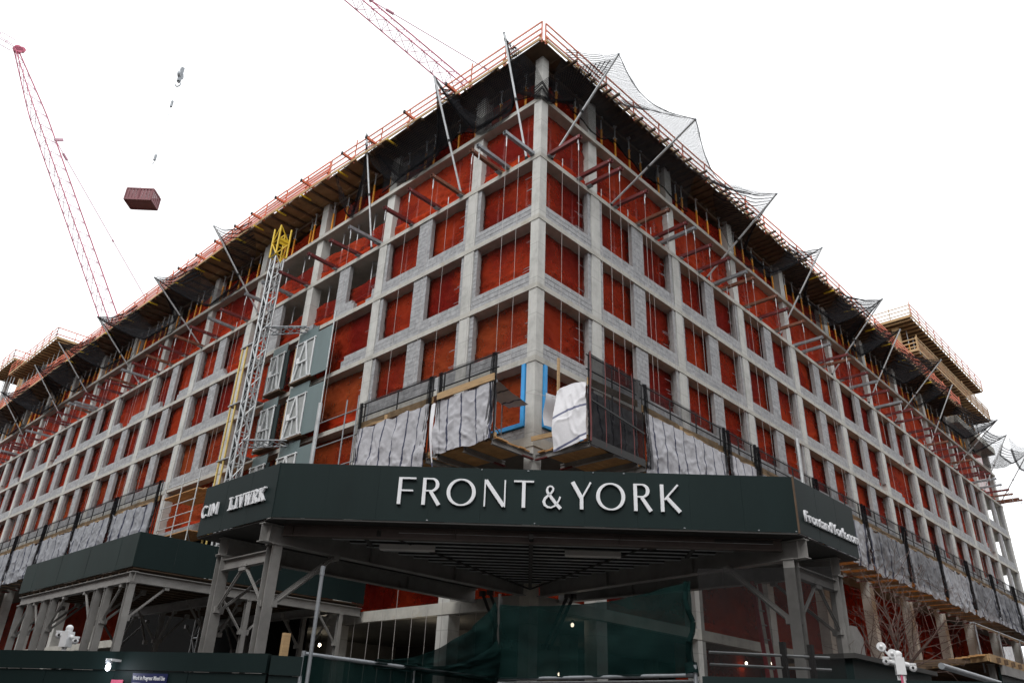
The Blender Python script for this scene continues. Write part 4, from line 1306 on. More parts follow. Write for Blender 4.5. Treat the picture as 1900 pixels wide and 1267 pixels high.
m.grid(lambda u, v: Vector((50.6 + 1.5 * u, -2.45 - 0.2 * math.sin(u * 2), PZ - 0.3 + 2.0 * v - 0.5 * u * v)), 8, 12, lambda u, v: (u * 2 + 0.2, v * 2))
tag(m.build('tarpaulin', 'tarpw', org=(51, -2.4, PZ)), 'loose white tarpaulin corner far along the tree side platforms', 'tarpaulin', 'tarpaulins on the platforms')
m = MB(); m.bar((-0.25, -0.14, 10.08), (0.12, -1.6, 10.18), 0.05, 0.15); tag(m.build('timber_rail', 'timber', org=(0, -0.8, 10)), 'pale timber plank fixed from corner column to white tarpaulin', 'plank')
m = MB(); m.bar((0.35, -0.75, PZ + 0.05), (0.35, -0.75, 13.0), 0.06, 0.09); tag(m.build('timber_post', 'timber', org=(0.35, -0.75, PZ)), 'upright timber stud standing inside the white tarpaulin', 'post')
for j, (a, b) in enumerate((((-0.4, 0.05, 11.7), (0.2, -1.2, 11.35)), ((0.42, -0.05, 11.1), (0.7, -1.0, 11.2)))):
    m = MB(); m.tube(a, b, 0.01, 5); tag(m.build('tie_rope', 'rope', org=a), ('long' if j == 0 else 'short') + ' white tie rope stretched from the corner column to the tarpaulin', 'rope', 'tie ropes')
m = MB()
for x, y in ((-0.75, 0.75), (-0.55, 2.1), (-1.5, 0.3)):
    m.tube((x, y, PZ + 0.05), (x, y, PZ + 2.2), 0.022, 6)
m.tube((-1.5, 0.3, PZ + 0.6), (-0.75, 0.75, PZ + 0.6), 0.022, 6); m.tube((-0.75, 0.75, PZ + 1.9), (-0.55, 2.1, PZ + 1.9), 0.022, 6)
tag(m.build('pipe_scaffold', 'galv_dark', org=(-0.9, 1, PZ)), 'thin grey scaffold frame on the platform left of the blue membrane', 'scaffold')

# ================================================================ cranes and the flying container
def boom(m, a, b, w0, w1, n, r):
    a, b = Vector(a), Vector(b)
    d = (b - a).normalized()
    sd = d.cross(Vector((0, 0, 1))).normalized()
    up = sd.cross(d).normalized()
    def cor(f):
        w = (w0 + (w1 - w0) * f)
        if f > 0.82:
            w *= max(0.25, 1 - (f - 0.82) / 0.24)
        c = a.lerp(b, f)
        return [c + sd * w * .5 - up * w * .45, c - sd * w * .5 - up * w * .45, c + up * w * .5]
    return cor, sd, up
def crane(a, b, w, n, label):
    a, b = Vector(a), Vector(b)
    t = thing('tower_crane', a, label, 'crane', 'luffing cranes')
    cor, sd, up = boom(None, a, b, w, w * 0.9, n, 0.06)
    m, m2 = MB(), MB()
    for i in range(n):
        p, q = cor(i / n), cor((i + 1) / n)
        for j in range(3):
            m.tube(p[j], q[j], 0.065 if j < 2 else 0.075, 6, caps=False)
            m2.tube(p[j], q[(j + 1) % 3], 0.036, 5, caps=False)
            m2.tube(p[j], p[(j + 1) % 3], 0.032, 5, caps=False)
    m.build('boom_chord', 'crane', t)
    m2.build('boom_lacing', 'craneg', t)
    m = MB()
    c = b + up * 0.2
    m.tube(c - sd * 0.25, c + sd * 0.25, 0.5, 12); m.tube(c + up * 0.5 - sd * 0.2, c + up * 0.5 + sd * 0.2, 0.35, 10); m.bar(b - up * 0.3, b + up * 0.7, 0.5, 0.5)
    m.build('tip_sheave', 'crane', t)
    m = MB()
    d = (b - a).normalized()
    hz = Vector((d.x, d.y, 0)).normalized()
    o = b + hz * 0.4 - Vector((0, 0, 0.2))
    for q in (-0.5, 0.5):
        m.bar(o + sd * q, o + sd * q + hz * 1.7, 0.06); m.bar(o + sd * q + Vector((0, 0, 1)), o + sd * q + hz * 1.7 + Vector((0, 0, 1)), 0.05)
        m.bar(o + sd * q + hz * 1.7, o + sd * q + hz * 1.7 + Vector((0, 0, 1)), 0.05); m.bar(o + sd * q + hz * .8, o + sd * q + hz * .8 + Vector((0, 0, 1)), 0.05)
    m.bar(o - sd * .5 + hz * 1.7, o + sd * .5 + hz * 1.7, 0.06); m.bar(o - sd * .5 + hz * 1.7 + Vector((0, 0, 1)), o + sd * .5 + hz * 1.7 + Vector((0, 0, 1)), 0.05)
    m.build('tip_platform', 'craneg', t)
    # machinery deck and pendant rope at the foot
    m = MB()
    back = a - hz * 4.5
    m.bar(a + hz * 0.6 - Vector((0, 0, 0.6)), back - hz * 3 - Vector((0, 0, 0.6)), 2.2, 0.5); m.bar(back + sd * .8, back + hz * 1.0 + Vector((0, 0, 7)), 0.22); m.bar(back - sd * .8, back + hz * 1.0 + Vector((0, 0, 7)), 0.22)
    m.bar(back - hz * 3 + Vector((0, 0, 0.3)), back - hz * 1 + Vector((0, 0, 0.3)), 2.0, 1.3)
    m.build('machinery_deck', 'crane', t)
    m = MB(); lattice(m, (a.x, a.y), DECK, a.z - 0.9, 1.7, 0.09, 5); m.build('tower_section', 'crane', t)
    m = MB()
    k = cor(0.74)[2]
    e = back + hz * 1.0 + Vector((0, 0, 7))
    m.tube(k, e, 0.05, 5)
    m.bar(k - up * 0.1, k + up * 0.9, 0.3, 0.3); m.tube(k.lerp(e, 0.06), k.lerp(e, 0.09), 0.16, 6); m.tube(k.lerp(e, 0.45), k.lerp(e, 0.46), 0.12, 6); m.tube(k.lerp(e, 0.75), k.lerp(e, 0.76), 0.12, 6)
    m.build('pendant_rope', 'craneg', t)
    return t
crane((14.2, 78.3, 36.6), (-10.93, 77.02, 73.96), 1.9, 26, 'red lattice crane boom rising alone beyond the hoist side roof line')
crane((33.0, 23.4, 51.5), (2.6, 37.7, 72.5), 1.75, 24, 'red lattice crane boom slanting out behind the corner of the deck')
# container in the air, slung from a hook block
hk = Vector((-0.76, 46.19, 56.75))
ct = Vector((hk.x, hk.y, 42.1))
cn = thing('flying_container', ct, 'maroon steel container hanging in the sky from slings', 'container')
m = MB()
ax, ay = Vector((0.70, -0.30, 0)).normalized(), Vector((0.30, 0.70, 0)).normalized()
ax = Vector((0.704, -0.711, 0)).normalized(); ay = Vector((-ax.y, ax.x, 0))
L2, W2, H2 = 1.15, 0.72, 0.56
def cp(a, b, c): return ct + ax * a + ay * b + Vector((0, 0, c))
ring = []
n = 22
def wall(p, q):
    d = (q - p); ln = d.length; d.normalize(); nn = Vector((d.y, -d.x, 0))
    k = int(ln / 0.14)
    for i in range(k):
        o = nn * (0.02 if i % 2 else -0.02)
        m.bar(p + d * (ln * (i + .5) / k) + o, p + d * (ln * (i + .5) / k) + o + Vector((0, 0, H2 * 2)), 0.145, 0.03, nn)
for a, b in (((-L2, -W2), (L2, -W2)), ((L2, -W2), (L2, W2)), ((L2, W2), (-L2, W2)), ((-L2, W2), (-L2, -W2))):
    wall(cp(a[0], a[1], -H2), cp(b[0], b[1], -H2))
m.build('wall_panel', 'skip', cn)
m = MB()
for z in (-H2, H2):
    for a, b in (((-L2, -W2), (L2, -W2)), ((L2, -W2), (L2, W2)), ((L2, W2), (-L2, W2)), ((-L2, W2), (-L2, -W2))):
        m.bar(cp(a[0], a[1], z), cp(b[0], b[1], z), 0.13, 0.12)
for a, b in ((-L2, -W2), (L2, -W2), (L2, W2), (-L2, W2), (0, -W2 - .02), (0, W2 + .02)):
    m.bar(cp(a, b, -H2), cp(a, b, H2), 0.11, 0.11)
m.build('frame', 'skip', cn)
m = MB(); m._add([cp(-L2, -W2, -H2), cp(L2, -W2, -H2), cp(L2, W2, -H2), cp(-L2, W2, -H2), cp(-L2, -W2, -H2 + .06), cp(L2, -W2, -H2 + .06), cp(L2, W2, -H2 + .06), cp(-L2, W2, -H2 + .06)], [(3, 2, 1, 0), (4, 5, 6, 7)]); m.build('floor_plate', 'skip', cn)
m = MB()
apex = Vector((hk.x, hk.y, 46.2))
for a, b in ((-L2, -W2), (L2, -W2), (L2, W2), (-L2, W2)):
    m.tube(cp(a, b, H2), apex, 0.019, 5)
m.build('sling', 'galv', cn)
m = MB(); m.ball(cp(0.8, -0.45, H2 + 0.12), 0.14, 6); m.build('red_bundle', 'redrail', cn)
hb = thing('hook_block', hk, 'grey crane hook block hanging high above the container', 'hook block')
m = MB(); m.tube(hk - ax * 0.14, hk + ax * 0.14, 0.42, 12); m.bar(hk + Vector((0, 0, 0.9)), hk - Vector((0, 0, 0.8)), 0.36, 0.30); m.build('sheave_housing', 'galv_dark', hb)
m = MB(); pts = [hk + Vector((0, 0, -0.8)) + ax * (0.24 * math.sin(t)) + Vector((0, 0, -0.35 + 0.28 * math.cos(t))) for t in [0.2 * k for k in range(24)]]; m.path(pts, 0.06, 6); m.tube(hk - Vector((0, 0, 0.8)), hk - Vector((0, 0, 0.95)), 0.09, 6); m.build('hook', 'galv_dark', hb)
m = MB(); m.tube(hk + Vector((0, 0, 0.9)) - ax * .1, hk + Vector((-.2, .2, 20)), 0.013, 5); m.tube(hk + Vector((0, 0, 0.9)) + ax * .1, hk + Vector((.2, .2, 20)), 0.013, 5); m.build('hoist_rope', 'rope', hb)
m = MB(); m.tube(hk - Vector((0, 0, 1.4)), apex, 0.024, 5); m.tube(hk - Vector((0, 0, 3.3)), hk - Vector((0, 0, 4.0)), 0.12, 6); m.tube(apex + Vector((0, 0, 0.2)), apex + Vector((0, 0, 0.8)), 0.12, 6); m.build('sling_rope', 'galv_dark', hb)

# ================================================================ green entrance canopy with the sign
PL, PR = Vector((-9.05, -0.40, 0)), Vector((-1.30, -9.05, 0))
pd = (PR - PL).normalized()
pn = Vector((pd.y, -pd.x, 0))         # outwards, towards the street crossing
PLEN = (PR - PL).length
B0, B1 = 5.70, 6.95
can = thing('entrance_canopy', (-5, -4.5, 0), 'dark green corner canopy on steel posts, carrying the big white sign', 'canopy')
def pp(s, z, o=0.0):
    return PL + pd * s + Vector((0, 0, z)) + pn * o
n = 10
for i in range(n):
    a, b = PLEN * i / n, PLEN * (i + 1) / n
    m = MB(); off = 0.002 * (i % 2)
    m.prism([pp(a + 0.0012, B0, off), pp(b - 0.0012, B0, off), pp(b - 0.0012, B1, off), pp(a + 0.0012, B1, off)], pn * -0.02)
    m.build('fascia_panel', 'green', can)
for (x0, y0, x1, y1) in ((-9.05, -0.40, -9.05, 3.1), (-1.30, -9.05, 2.0, -9.05)):
    for i in range(3):
        a, b = Vector((x0, y0, 0)).lerp(Vector((x1, y1, 0)), i / 3), Vector((x0, y0, 0)).lerp(Vector((x1, y1, 0)), (i + 1) / 3)
        d = (b - a).normalized()
        q = Vector((0.02, 0, 0)) if x0 == x1 else Vector((0, 0.02, 0))
        a, b = a + d * 0.004, b - d * 0.004
        m = MB(); m.prism([a + Vector((0, 0, B0)), b + Vector((0, 0, B0)), b + Vector((0, 0, B1)), a + Vector((0, 0, B1))], q)
        m.build('fascia_panel', 'green', can)
m = MB(); m.box((-1.315, -9.07, B0 - 0.01), (-1.28, -9.03, B1 + 0.01)); m.build('corner_trim', 'timber_dark', can)
m = MB(); m.box((-9.065, -0.415, B0 - 0.01), (-9.03, -0.385, B1 + 0.005)); m.build('corner_trim', 'green', can)
m = MB()
rg = random.Random(5)
for i in range(n + 1):
    for z in (B0 + 0.03, B1 - 0.03):
        if rg.random() < 0.6:
            s = min(max(PLEN * i / n + rg.uniform(-.3, .3), 0.08), PLEN - 0.08)
            m.prism([pp(s, z - .012, .006), pp(s + rg.uniform(.015, .05), z - .012, .006), pp(s + .03, z + .014, .006), pp(s, z + .01, .006)], pn * 0.004)
m.build('fixing_tags', 'galv_dark', can, kind='stuff')
m = MB(); m.prism([pp(0.03, B0 + .02, -.024), pp(PLEN - .03, B0 + .02, -.024), pp(PLEN - .03, B1 - .02, -.024), pp(0.03, B1 - .02, -.024)], pn * -0.015); m.build('backing_board', 'green', can)
m = MB()                              # parapet studs and walkway behind the fascia
for i in range(13):
    s = PLEN * i / 12
    m.bar(pp(s, B0 + .05, -.09), pp(s, B1 - .05, -.09), 0.08, 0.05)
m.build('parapet_stud', 'timber_dark', can)
m = MB()
m.prism([(-9.02, -0.42, 5.66), (-9.02, 3.1, 5.66), (-0.03, 3.1, 5.66), (-0.03, -0.03, 5.66), (2.0, -0.03, 5.66), (2.0, -9.02, 5.66), (-1.32, -9.02, 5.66)], (0, 0, 0.035))
m.build('deck_plate', 'steel_dark', can)
# corrugated deck ribs along the sign; pale undersides and dark sides paint the light
A_, B_, C_ = Vector((-8.85, -0.33, 0)), Vector((-1.22, -8.85, 0)), Vector((-0.05, -0.05, 0))
NR = 17
ribs = MB()
for i in range(1, NR):
    f = i / NR
    a, b = A_.lerp(C_, f), B_.lerp(C_, f)
    ribs.bar(a + Vector((0, 0, 5.61)), b + Vector((0, 0, 5.61)), 0.11, 0.10)
    if i < 17:
        m = MB(); m.bar(a + Vector((0, 0, 5.553)), b + Vector((0, 0, 5.553)), 0.13, 0.008); m.build('lit_rib_face', 'galv', can)
ribs.build('shaded_rib_sides', 'steel_dark', can)
m = MB()
def ibeam(m, a, b, h, w, t=0.022):
    a, b = Vector(a), Vector(b)
    up = Vector((0, 0, h / 2 - t / 2))
    m.bar(a + up, b + up, w, t); m.bar(a - up, b - up, w, t); m.bar(a, b, 0.018, h - 2 * t)
def girder(a, b, h=0.42, w=0.24, name='girder', mat='steel'):
    m = MB(); ibeam(m, a, b, h, w)
    d = (Vector(b) - Vector(a)); L_ = d.length; d.normalize()
    for f in (0.02, 0.35, 0.68):
        c = Vector(a) + d * L_ * f
        m.bar(c + Vector((0, 0, -h / 2 + .03)), c + Vector((0, 0, h / 2 - .03)), 0.012, w * 0.9, d.cross(Vector((0, 0, 1))))
    return m.build(name, mat, can)
girder((-9.02, 0.0, 5.43), (-0.3, -0.02, 5.43))
girder((-8.78, 2.32, 5.43), (-0.02, 2.32, 5.43))
girder((-0.95, -9.03, 5.43), (0.12, -0.3, 5.43))
girder((1.32, -8.80, 5.43), (1.32, -0.02, 5.43))
girder((-8.55, -0.16, 5.53), (-1.06, -8.50, 5.53), 0.26, 0.18, 'edge_beam', 'brownsteel')
def hpost(x, y, z1, par, w=0.21, mat='steel', rot=False, z0=0.0):
    m = MB()
    t = 0.02
    if rot:
        m.box((x - w / 2, y - w / 2, z0), (x - w / 2 + t, y + w / 2, z1)); m.box((x + w / 2 - t, y - w / 2, z0), (x + w / 2, y + w / 2, z1)); m.box((x - w / 2 + t, y - .009, z0), (x + w / 2 - t, y + .009, z1))
    else:
        m.box((x - w / 2, y - w / 2, z0), (x + w / 2, y - w / 2 + t, z1)); m.box((x - w / 2, y + w / 2 - t, z0), (x + w / 2, y + w / 2, z1)); m.box((x - .009, y - w / 2 + t, z0), (x + .009, y + w / 2 - t, z1))
    m.box((x - w * .7, y - w * .7, z0), (x + w * .7, y + w * .7, z0 + .025)); m.box((x - w * .62, y - w * .62, z1 - 0.022), (x + w * .62, y + w * .62, z1 - 0.002))
    return m.build('post', mat, par)
def brace(p, q, par, w=0.08, mat='steel'):
    m = MB(); m.bar(p, q, w, 0.02); m.bar(p, q, 0.02, w)
    for e in (Vector(p), Vector(q)):
        m.box(e - Vector((.07, .07, .07)), e + Vector((.07, .07, .07)))
    return m.build('brace', mat, par)
for x, y in ((-8.6, 0.02), (-8.6, 2.33)):
    hpost(x, y, 5.22, can, 0.25)
for x, y in ((-1.02, -8.65), (1.30, -8.65)):
    hpost(x, y, 5.22, can, 0.25, rot=True)
m = MB(); ibeam(m, (-8.6, 0.15, 4.98), (-8.6, 2.2, 4.98), 0.26, 0.16); m.build('header_beam', 'steel', can)
m = MB(); ibeam(m, (-0.88, -8.65, 4.98), (1.18, -8.65, 4.98), 0.26, 0.16); m.build('header_beam', 'steel', can)
brace((-8.6, 0.15, 3.95), (-8.6, 1.15, 4.83), can); brace((-8.6, 2.2, 3.95), (-8.6, 1.3, 4.83), can)
brace((-0.9, -8.65, 3.95), (0.1, -8.65, 4.83), can); brace((1.18, -8.65, 3.95), (0.25, -8.65, 4.83), can)
for dy in (-0.07, 0.07):
    brace((-8.45, 0.02 + dy, 3.95), (-7.0, 0.02 + dy, 5.19), can, 0.1)
    brace((-1.0 + dy, -8.5, 3.95), (-0.85 + dy, -7.05, 5.19), can, 0.1)
brace((-8.45, 2.33, 3.95), (-7.1, 2.33, 5.19), can); brace((1.3, -8.5, 3.95), (1.3, -7.1, 5.19), can)
for dy in (0.12, 0.42):
    brace((-0.15, 0.5 + dy, 3.9), (-1.35, 0.2 + dy, 5.19), can, 0.1, 'steel_dark')
brace((0.5, -0.2, 3.9), (0.15, -1.35, 5.19), can, 0.1, 'steel_dark'); brace((0.75, -0.2, 3.9), (0.4, -1.35, 5.19), can, 0.1, 'steel_dark')
m = MB(); c0 = (PL + PR) / 2
m.bar(Vector((-5.0, -4.55, 5.50)), Vector((-0.2, -0.2, 5.45)), 0.10, 0.10); m.build('centre_strut', 'steel_dark', can)
for q in ((-7.05, -1.75, 5.56), (-2.6, -6.1, 5.56)):
    m = MB(); m.tube(q, (-0.15, -0.15, 5.42), 0.025, 6); m.box(Vector(q) - Vector((.08, .08, .1)), Vector(q) + Vector((.08, .08, .03))); m.build('tie_rod', 'steel_dark', can)
for q in ((-7.3, -1.4, 5.60), (-2.1, -7.0, 5.60)):
    m = MB(); m.bar(Vector(q), Vector(q) + Vector((1.0, 0.9, -.05)), 0.1, 0.08); m.build('stiffener', 'steel_dark', can)
for (x, y) in ((-5.88, -1.35), (-2.88, -4.62)):
    c = Vector((x, y, 5.47))
    m = MB(); m.bar(c - pd * 0.66, c + pd * 0.66, 0.20, 0.12); m.build('light_tube', 'tube', can)
m = MB(); m.path([pp(3.0 + 0.3 * i, 5.55 + 0.02 * math.sin(i), -0.75) for i in range(20)], 0.015, 5); m.build('conduit', 'galv', can)

# ---- raised lettering
def strokes(par, name, x0, zb, w, h, items, depth=0.05, mat='white', place=None):
    """letter built of thick and thin strokes; coordinates in a box of width w and height h"""
    m = MB()
    for k, (pts, wd) in enumerate(items):
        n = len(pts)
        if isinstance(wd, (int, float)):
            wd = [wd] * n
        closed = n > 2 and (Vector(pts[0] + (0,)) - Vector(pts[-1] + (0,))).length < 1e-6
        Ls, Rs = [], []
        for i, (x, y) in enumerate(pts):
            if closed:
                a, b = pts[i - 1 if i > 0 else n - 2], pts[i + 1 if i < n - 1 else 1]
            else:
                a, b = pts[max(i - 1, 0)], pts[min(i + 1, n - 1)]
            t = Vector((b[0] - a[0], b[1] - a[1])).normalized()
            nn = Vector((-t.y, t.x)) * wd[i] / 2
            Ls.append((x + nn.x, y + nn.y)); Rs.append((x - nn.x, y - nn.y))
        df, db = depth + 0.0015 * k, 0.004
        vs = []
        for i in range(n):
            for (q, dd) in ((Ls[i], df), (Rs[i], df), (Rs[i], db), (Ls[i], db)):
                vs.append(place(x0 + q[0], zb + q[1], dd))
        fs = []
        for i in range(n - 1):
            for j in range(4):
                fs.append((4 * i + j, 4 * i + (j + 1) % 4, 4 * i + 4 + (j + 1) % 4, 4 * i + 4 + j))
        if not closed:
            fs += [(3, 2, 1, 0), (4 * n - 4, 4 * n - 3, 4 * n - 2, 4 * n - 1)]
        m._add(vs, fs)
    return m.build(name, mat, par)
def arc(cx, cy, rx, ry, a0, a1, n=24):
    return [(cx + rx * math.cos(R(a0 + (a1 - a0) * i / n)), cy + ry * math.sin(R(a0 + (a1 - a0) * i / n))) for i in range(n + 1)]
def contrast(pts, thin, thick, cx, rx):
    return [thin + (thick - thin) * abs((p[0] - cx) / rx) ** 1.3 for p in pts]
H = 0.615
TK, TN = 0.078, 0.032
def Oshape(w):
    p = arc(w / 2, H / 2, w / 2 - TK / 2, H / 2 - TN / 2, 0, 360, 48)
    p[-1] = p[0]
    return [(p, contrast(p, TN, TK * 1.05, w / 2, w / 2 - TK / 2))]
def Rshape(w):
    bw = w * 0.80
    p = [(TK / 2, H - TN / 2)] + arc(bw - 0.155, H - 0.155, 0.135, 0.155 - TN / 2, 90, -90, 20) + [(TK / 2, H - 0.31 + TN / 2)]
    wd = [TN] + [TN + (TK - TN) * math.cos(R(90 - 180 * i / 20)) ** 1.2 if 0 < i < 20 else TN for i in range(21)] + [TN]
    return [([(TK / 2, 0), (TK / 2, H)], TK), (p, wd), ([(w * 0.42, H * 0.50), (w - 0.05, 0.0)], [TK * .95, TK * 1.1])]
LET = [
    ('F', 2.78, 0.39, lambda w: [([(TK / 2, 0), (TK / 2, H)], TK), ([(TK, H - .019), (w, H - .019)], .038), ([(TK, H * .51), (w * .87, H * .51)], .036)]),
    ('R', 3.33, 0.44, Rshape), ('O', 3.88, 0.65, Oshape),
    ('N', 4.72, 0.48, lambda w: [([(TN / 2, 0), (TN / 2, H)], TN), ([(0.03, H - .02), (w - .035, 0.02)], .088), ([(w - TN / 2, 0), (w - TN / 2, H)], TN)]),
    ('T', 5.38, 0.45, lambda w: [([(0, H - .02), (w, H - .02)], .04), ([(w / 2, 0), (w / 2, H - .04)], TK)]),
    ('ampersand', 6.02, 0.45, lambda w: [([(0.41, 0.0), (0.30, 0.12), (0.20, 0.25), (0.12, 0.36), (0.105, 0.42), (0.12, 0.47), (0.165, 0.505), (0.215, 0.495), (0.245, 0.455), (0.24, 0.41), (0.20, 0.35), (0.13, 0.29), (0.06, 0.22), (0.035, 0.15), (0.06, 0.075), (0.12, 0.03), (0.20, 0.02), (0.28, 0.06), (0.34, 0.13), (0.375, 0.20), (0.40, 0.27)],
                                              [.075, .072, .068, .058, .05, .042, .034, .034, .042, .046, .042, .046, .058, .066, .06, .046, .036, .034, .036, .036, .038])]),
    ('Y', 6.66, 0.46, lambda w: [([(0.035, H), (w * .5, H * .42)], .088), ([(w - .02, H), (w * .53, H * .42)], .040), ([(w * .51, 0), (w * .51, H * .46)], TK)]),
    ('O', 7.22, 0.64, Oshape), ('R', 8.05, 0.42, Rshape),
    ('K', 8.64, 0.45, lambda w: [([(TK / 2, 0), (TK / 2, H)], TK), ([(w * .88, H), (0.09, H * .44)], [.042, .042]), ([(0.14, H * .52), (w - .03, 0.0)], [.08, .088])]),
]
for nm, x, w, fn in LET:
    strokes(can, 'letter', x, 6.06, w, H, fn(w), 0.06, 'white', lambda s, z, d: pp(s, z, d + 0.006))
def text_mesh(txt, size, depth, bold=0.0, xs=1.0, align='LEFT'):
    cu = bpy.data.curves.new('letters', 'FONT')
    cu.body = txt
    cu.size = size
    cu.extrude = depth / 2
    cu.offset = bold
    cu.align_x = align
    cu.resolution_u = 3
    o = bpy.data.objects.new('letters', cu)
    COL.objects.link(o)
    dg = bpy.context.evaluated_depsgraph_get()
    me = bpy.data.meshes.new_from_object(o.evaluated_get(dg))
    bpy.data.objects.remove(o)
    bpy.data.curves.remove(cu)
    return me
def put_text(txt, size, depth, org, ex, ez, en, mat, par, bold=0.0, xs=1.0, name='lettering'):
    me = text_mesh(txt, size, depth, bold)
    ex, ez, en = Vector(ex).normalized(), Vector(ez), Vector(en).normalized()
    base = ORG[par.name]
    for v in me.vertices:
        c = v.co.copy()
        v.co = Vector(org) + ex * c.x * xs + ez * c.y + en * (c.z + depth / 2) - base
    me.materials.clear()
    me.materials.append(MT[mat])
    o = bpy.data.objects.new(name, me)
    COL.objects.link(o)
    o.parent = par
    ORG[o.name] = base
    return o
me_w = bpy.context.view_layer.update()
# FrontandYork.com on the tree side return
put_text('FrontandYork.com', 0.345, 0.04, (-0.98, -9.056, 6.03), (1, 0, 0), (0, 0, 1), (0, -1, 0), 'white', can, 0.006, 1.14)
# CIM and LIVWRK on the hoist side return
def slab_letter(x, items, h=0.30):
    strokes(can, 'letter', x, 6.13, 0.3, h, items, 0.045, 'white', lambda s, z, d: Vector((-9.056 - d, 1.66 - s, z)))
sh, st, sn = 0.32, 0.075, 0.035
slab_letter(-1.36, [(arc(.16, .16, .125, .135, 42, 318, 22), .05)], .32)
slab_letter(-1.00, [([(.05, 0.01), (.05, .31)], .055)], .32)
slab_letter(-0.85, [([(.03, 0.01), (.03, .31)], .05), ([(.035, .31), (.16, .06)], .05), ([(.285, .31), (.16, .06)], .05), ([(.29, 0.01), (.29, .31)], .05)], .32)
def serif(x, z, w=0.13):
    return ([(x - w / 2, z), (x + w / 2, z)], 0.034)
slab_letter(0.00, [([(.09, 0), (.09, sh)], st), serif(.09, .017, .17), serif(.09, sh - .017, .17), ([(.09, .02), (.25, .02)], .04), ([(.24, .01), (.24, .11)], .03)])
slab_letter(0.29, [([(.08, 0), (.08, sh)], st), serif(.08, .017, .16), serif(.08, sh - .017, .16)])
slab_letter(0.47, [([(.05, sh), (.14, 0.0)], st), ([(.23, sh), (.145, 0.0)], sn), serif(.05, sh - .017), serif(.23, sh - .017, .11)])
slab_letter(0.74, [([(.05, sh), (.12, 0)], st), ([(.185, sh), (.125, 0)], sn), ([(.18, sh), (.25, 0)], st), ([(.33, sh), (.255, 0)], sn), serif(.05, sh - .017, .12), serif(.19, sh - .017, .12), serif(.33, sh - .017, .10)])
slab_letter(1.10, [([(.07, 0), (.07, sh)], st), serif(.07, .017, .15), serif(.07, sh - .017, .15), ([(.07, sh - .018)] + arc(.15, sh - .085, .065, .068, 90, -90, 12) + [(.07, sh - .152)], [.034] + [.05] * 13 + [.034]), ([(.13, .16), (.25, .0)], st)])
slab_letter(1.38, [([(.07, 0), (.07, sh)], st), serif(.07, .017, .15), serif(.07, sh - .017, .15), ([(.25, sh), (.09, .15)], sn), ([(.12, .18), (.25, 0)], st), serif(.25, sh - .017, .10), serif(.25, .017, .11)])

# ================================================================ second sidewalk shed along the hoist side
shed = thing('sidewalk_shed', (-8.5, 8, 0), 'dark green plywood sidewalk shed on braced steel posts, hoist side', 'sidewalk shed')
for i in range(8):
    a, b = 8.0 + 10.0 * i / 8, 8.0 + 10.0 * (i + 1) / 8
    m = MB(); m.box((-8.55 - 0.003 * (i % 2), a + .004, 5.57), (-8.53, b - .004, 6.58)); m.build('fascia_panel', 'green2', shed)
for i in range(7):
    a, b = -8.53 + 8.4 * i / 7, -8.53 + 8.4 * (i + 1) / 7
    m = MB(); m.box((a + .004, 7.998 - 0.003 * (i % 2), 5.57), (b - .004, 8.02, 6.58)); m.build('fascia_panel', 'green', shed)
m = MB(); m.box((-8.5, 8.03, 5.52), (-0.1, 17.95, 5.56)); m.build('deck', 'timber_dark', shed)
m = MB()
y = 8.4
while y < 18:
    m.box((-8.48, y, 5.46), (-0.2, y + 0.09, 5.516)); y += 0.62
m.build('deck_joists', 'timber_dark', shed, kind='stuff')
m = MB(); m.box((-0.48, 10.9, 0), (-0.45, 29.0, 9.5)); m.build('shade_sheet', 'shade_board', shed)  # black sheet added where there is only deep shade behind the posts
def shed_beam(a, b, h=0.30, name='beam'):
    m = MB(); ibeam(m, a, b, h, 0.18); return m.build(name, 'steel', shed)
shed_beam((-8.40, 8.0, 5.30), (-8.40, 18.0, 5.30)); shed_beam((-4.6, 8.1, 5.30), (-4.6, 18.0, 5.30)); shed_beam((-1.0, 8.1, 5.30), (-1.0, 18.0, 5.30))
shed_beam((-8.52, 8.12, 5.29), (-0.15, 8.12, 5.29), 0.30)
for x in (-8.4, -4.6, -1.0):
    for y in ((8.12, 9.75, 10.55, 14.35, 15.2, 16.6, 17.8) if x < -8 else (8.12, 10.4, 14.3, 17.8)):
        hpost(x, y, 5.14, shed, 0.19 if x < -8 else 0.15)
        for dx in (1.05,) if x < -8 else (-0.95, 0.95):
            if x + dx < -0.2:
                brace((x + math.copysign(.1, dx), y, 4.15), (x + dx, y, 5.12), shed, 0.075)
    for y, sg in ((9.75, -1), (10.55, 1), (14.35, -1), (15.2, 1), (17.8, -1)):
        brace((x, y + .1 * sg, 4.15), (x, y + 1.0 * sg, 5.12), shed, 0.075)

# ================================================================ hoarding, fence and scrims at street level
def hoarding(a, b, h, label, pw=1.22, mat='green'):
    a, b = Vector((*a, 0)), Vector((*b, 0))
    d = (b - a); L_ = d.length; d.normalize()
    nn = Vector((d.y, -d.x, 0))       # towards the street
    if nn.dot(CAMP - a) < 0:
        nn = -nn
    t = thing('hoarding', a, label, 'hoarding', 'green site hoardings')
    k = max(1, round(L_ / pw))
    for i in range(k):
        p, q = a + d * (L_ * i / k + .003), a + d * (L_ * (i + 1) / k - .003)
        o = nn * (0.003 * (i % 2))
        m = MB(); m.prism([p + o, q + o, q + o + Vector((0, 0, h - .25)), p + o + Vector((0, 0, h - .25))], nn * -0.02); m.build('panel', mat, t)
    m = MB(); m.prism([a + nn * .03 + Vector((0, 0, h - .24)), b + nn * .03 + Vector((0, 0, h - .24)), b + nn * .03 + Vector((0, 0, h)), a + nn * .03 + Vector((0, 0, h))], nn * -0.09); m.build('cap_board', mat, t)
    return t, d, nn
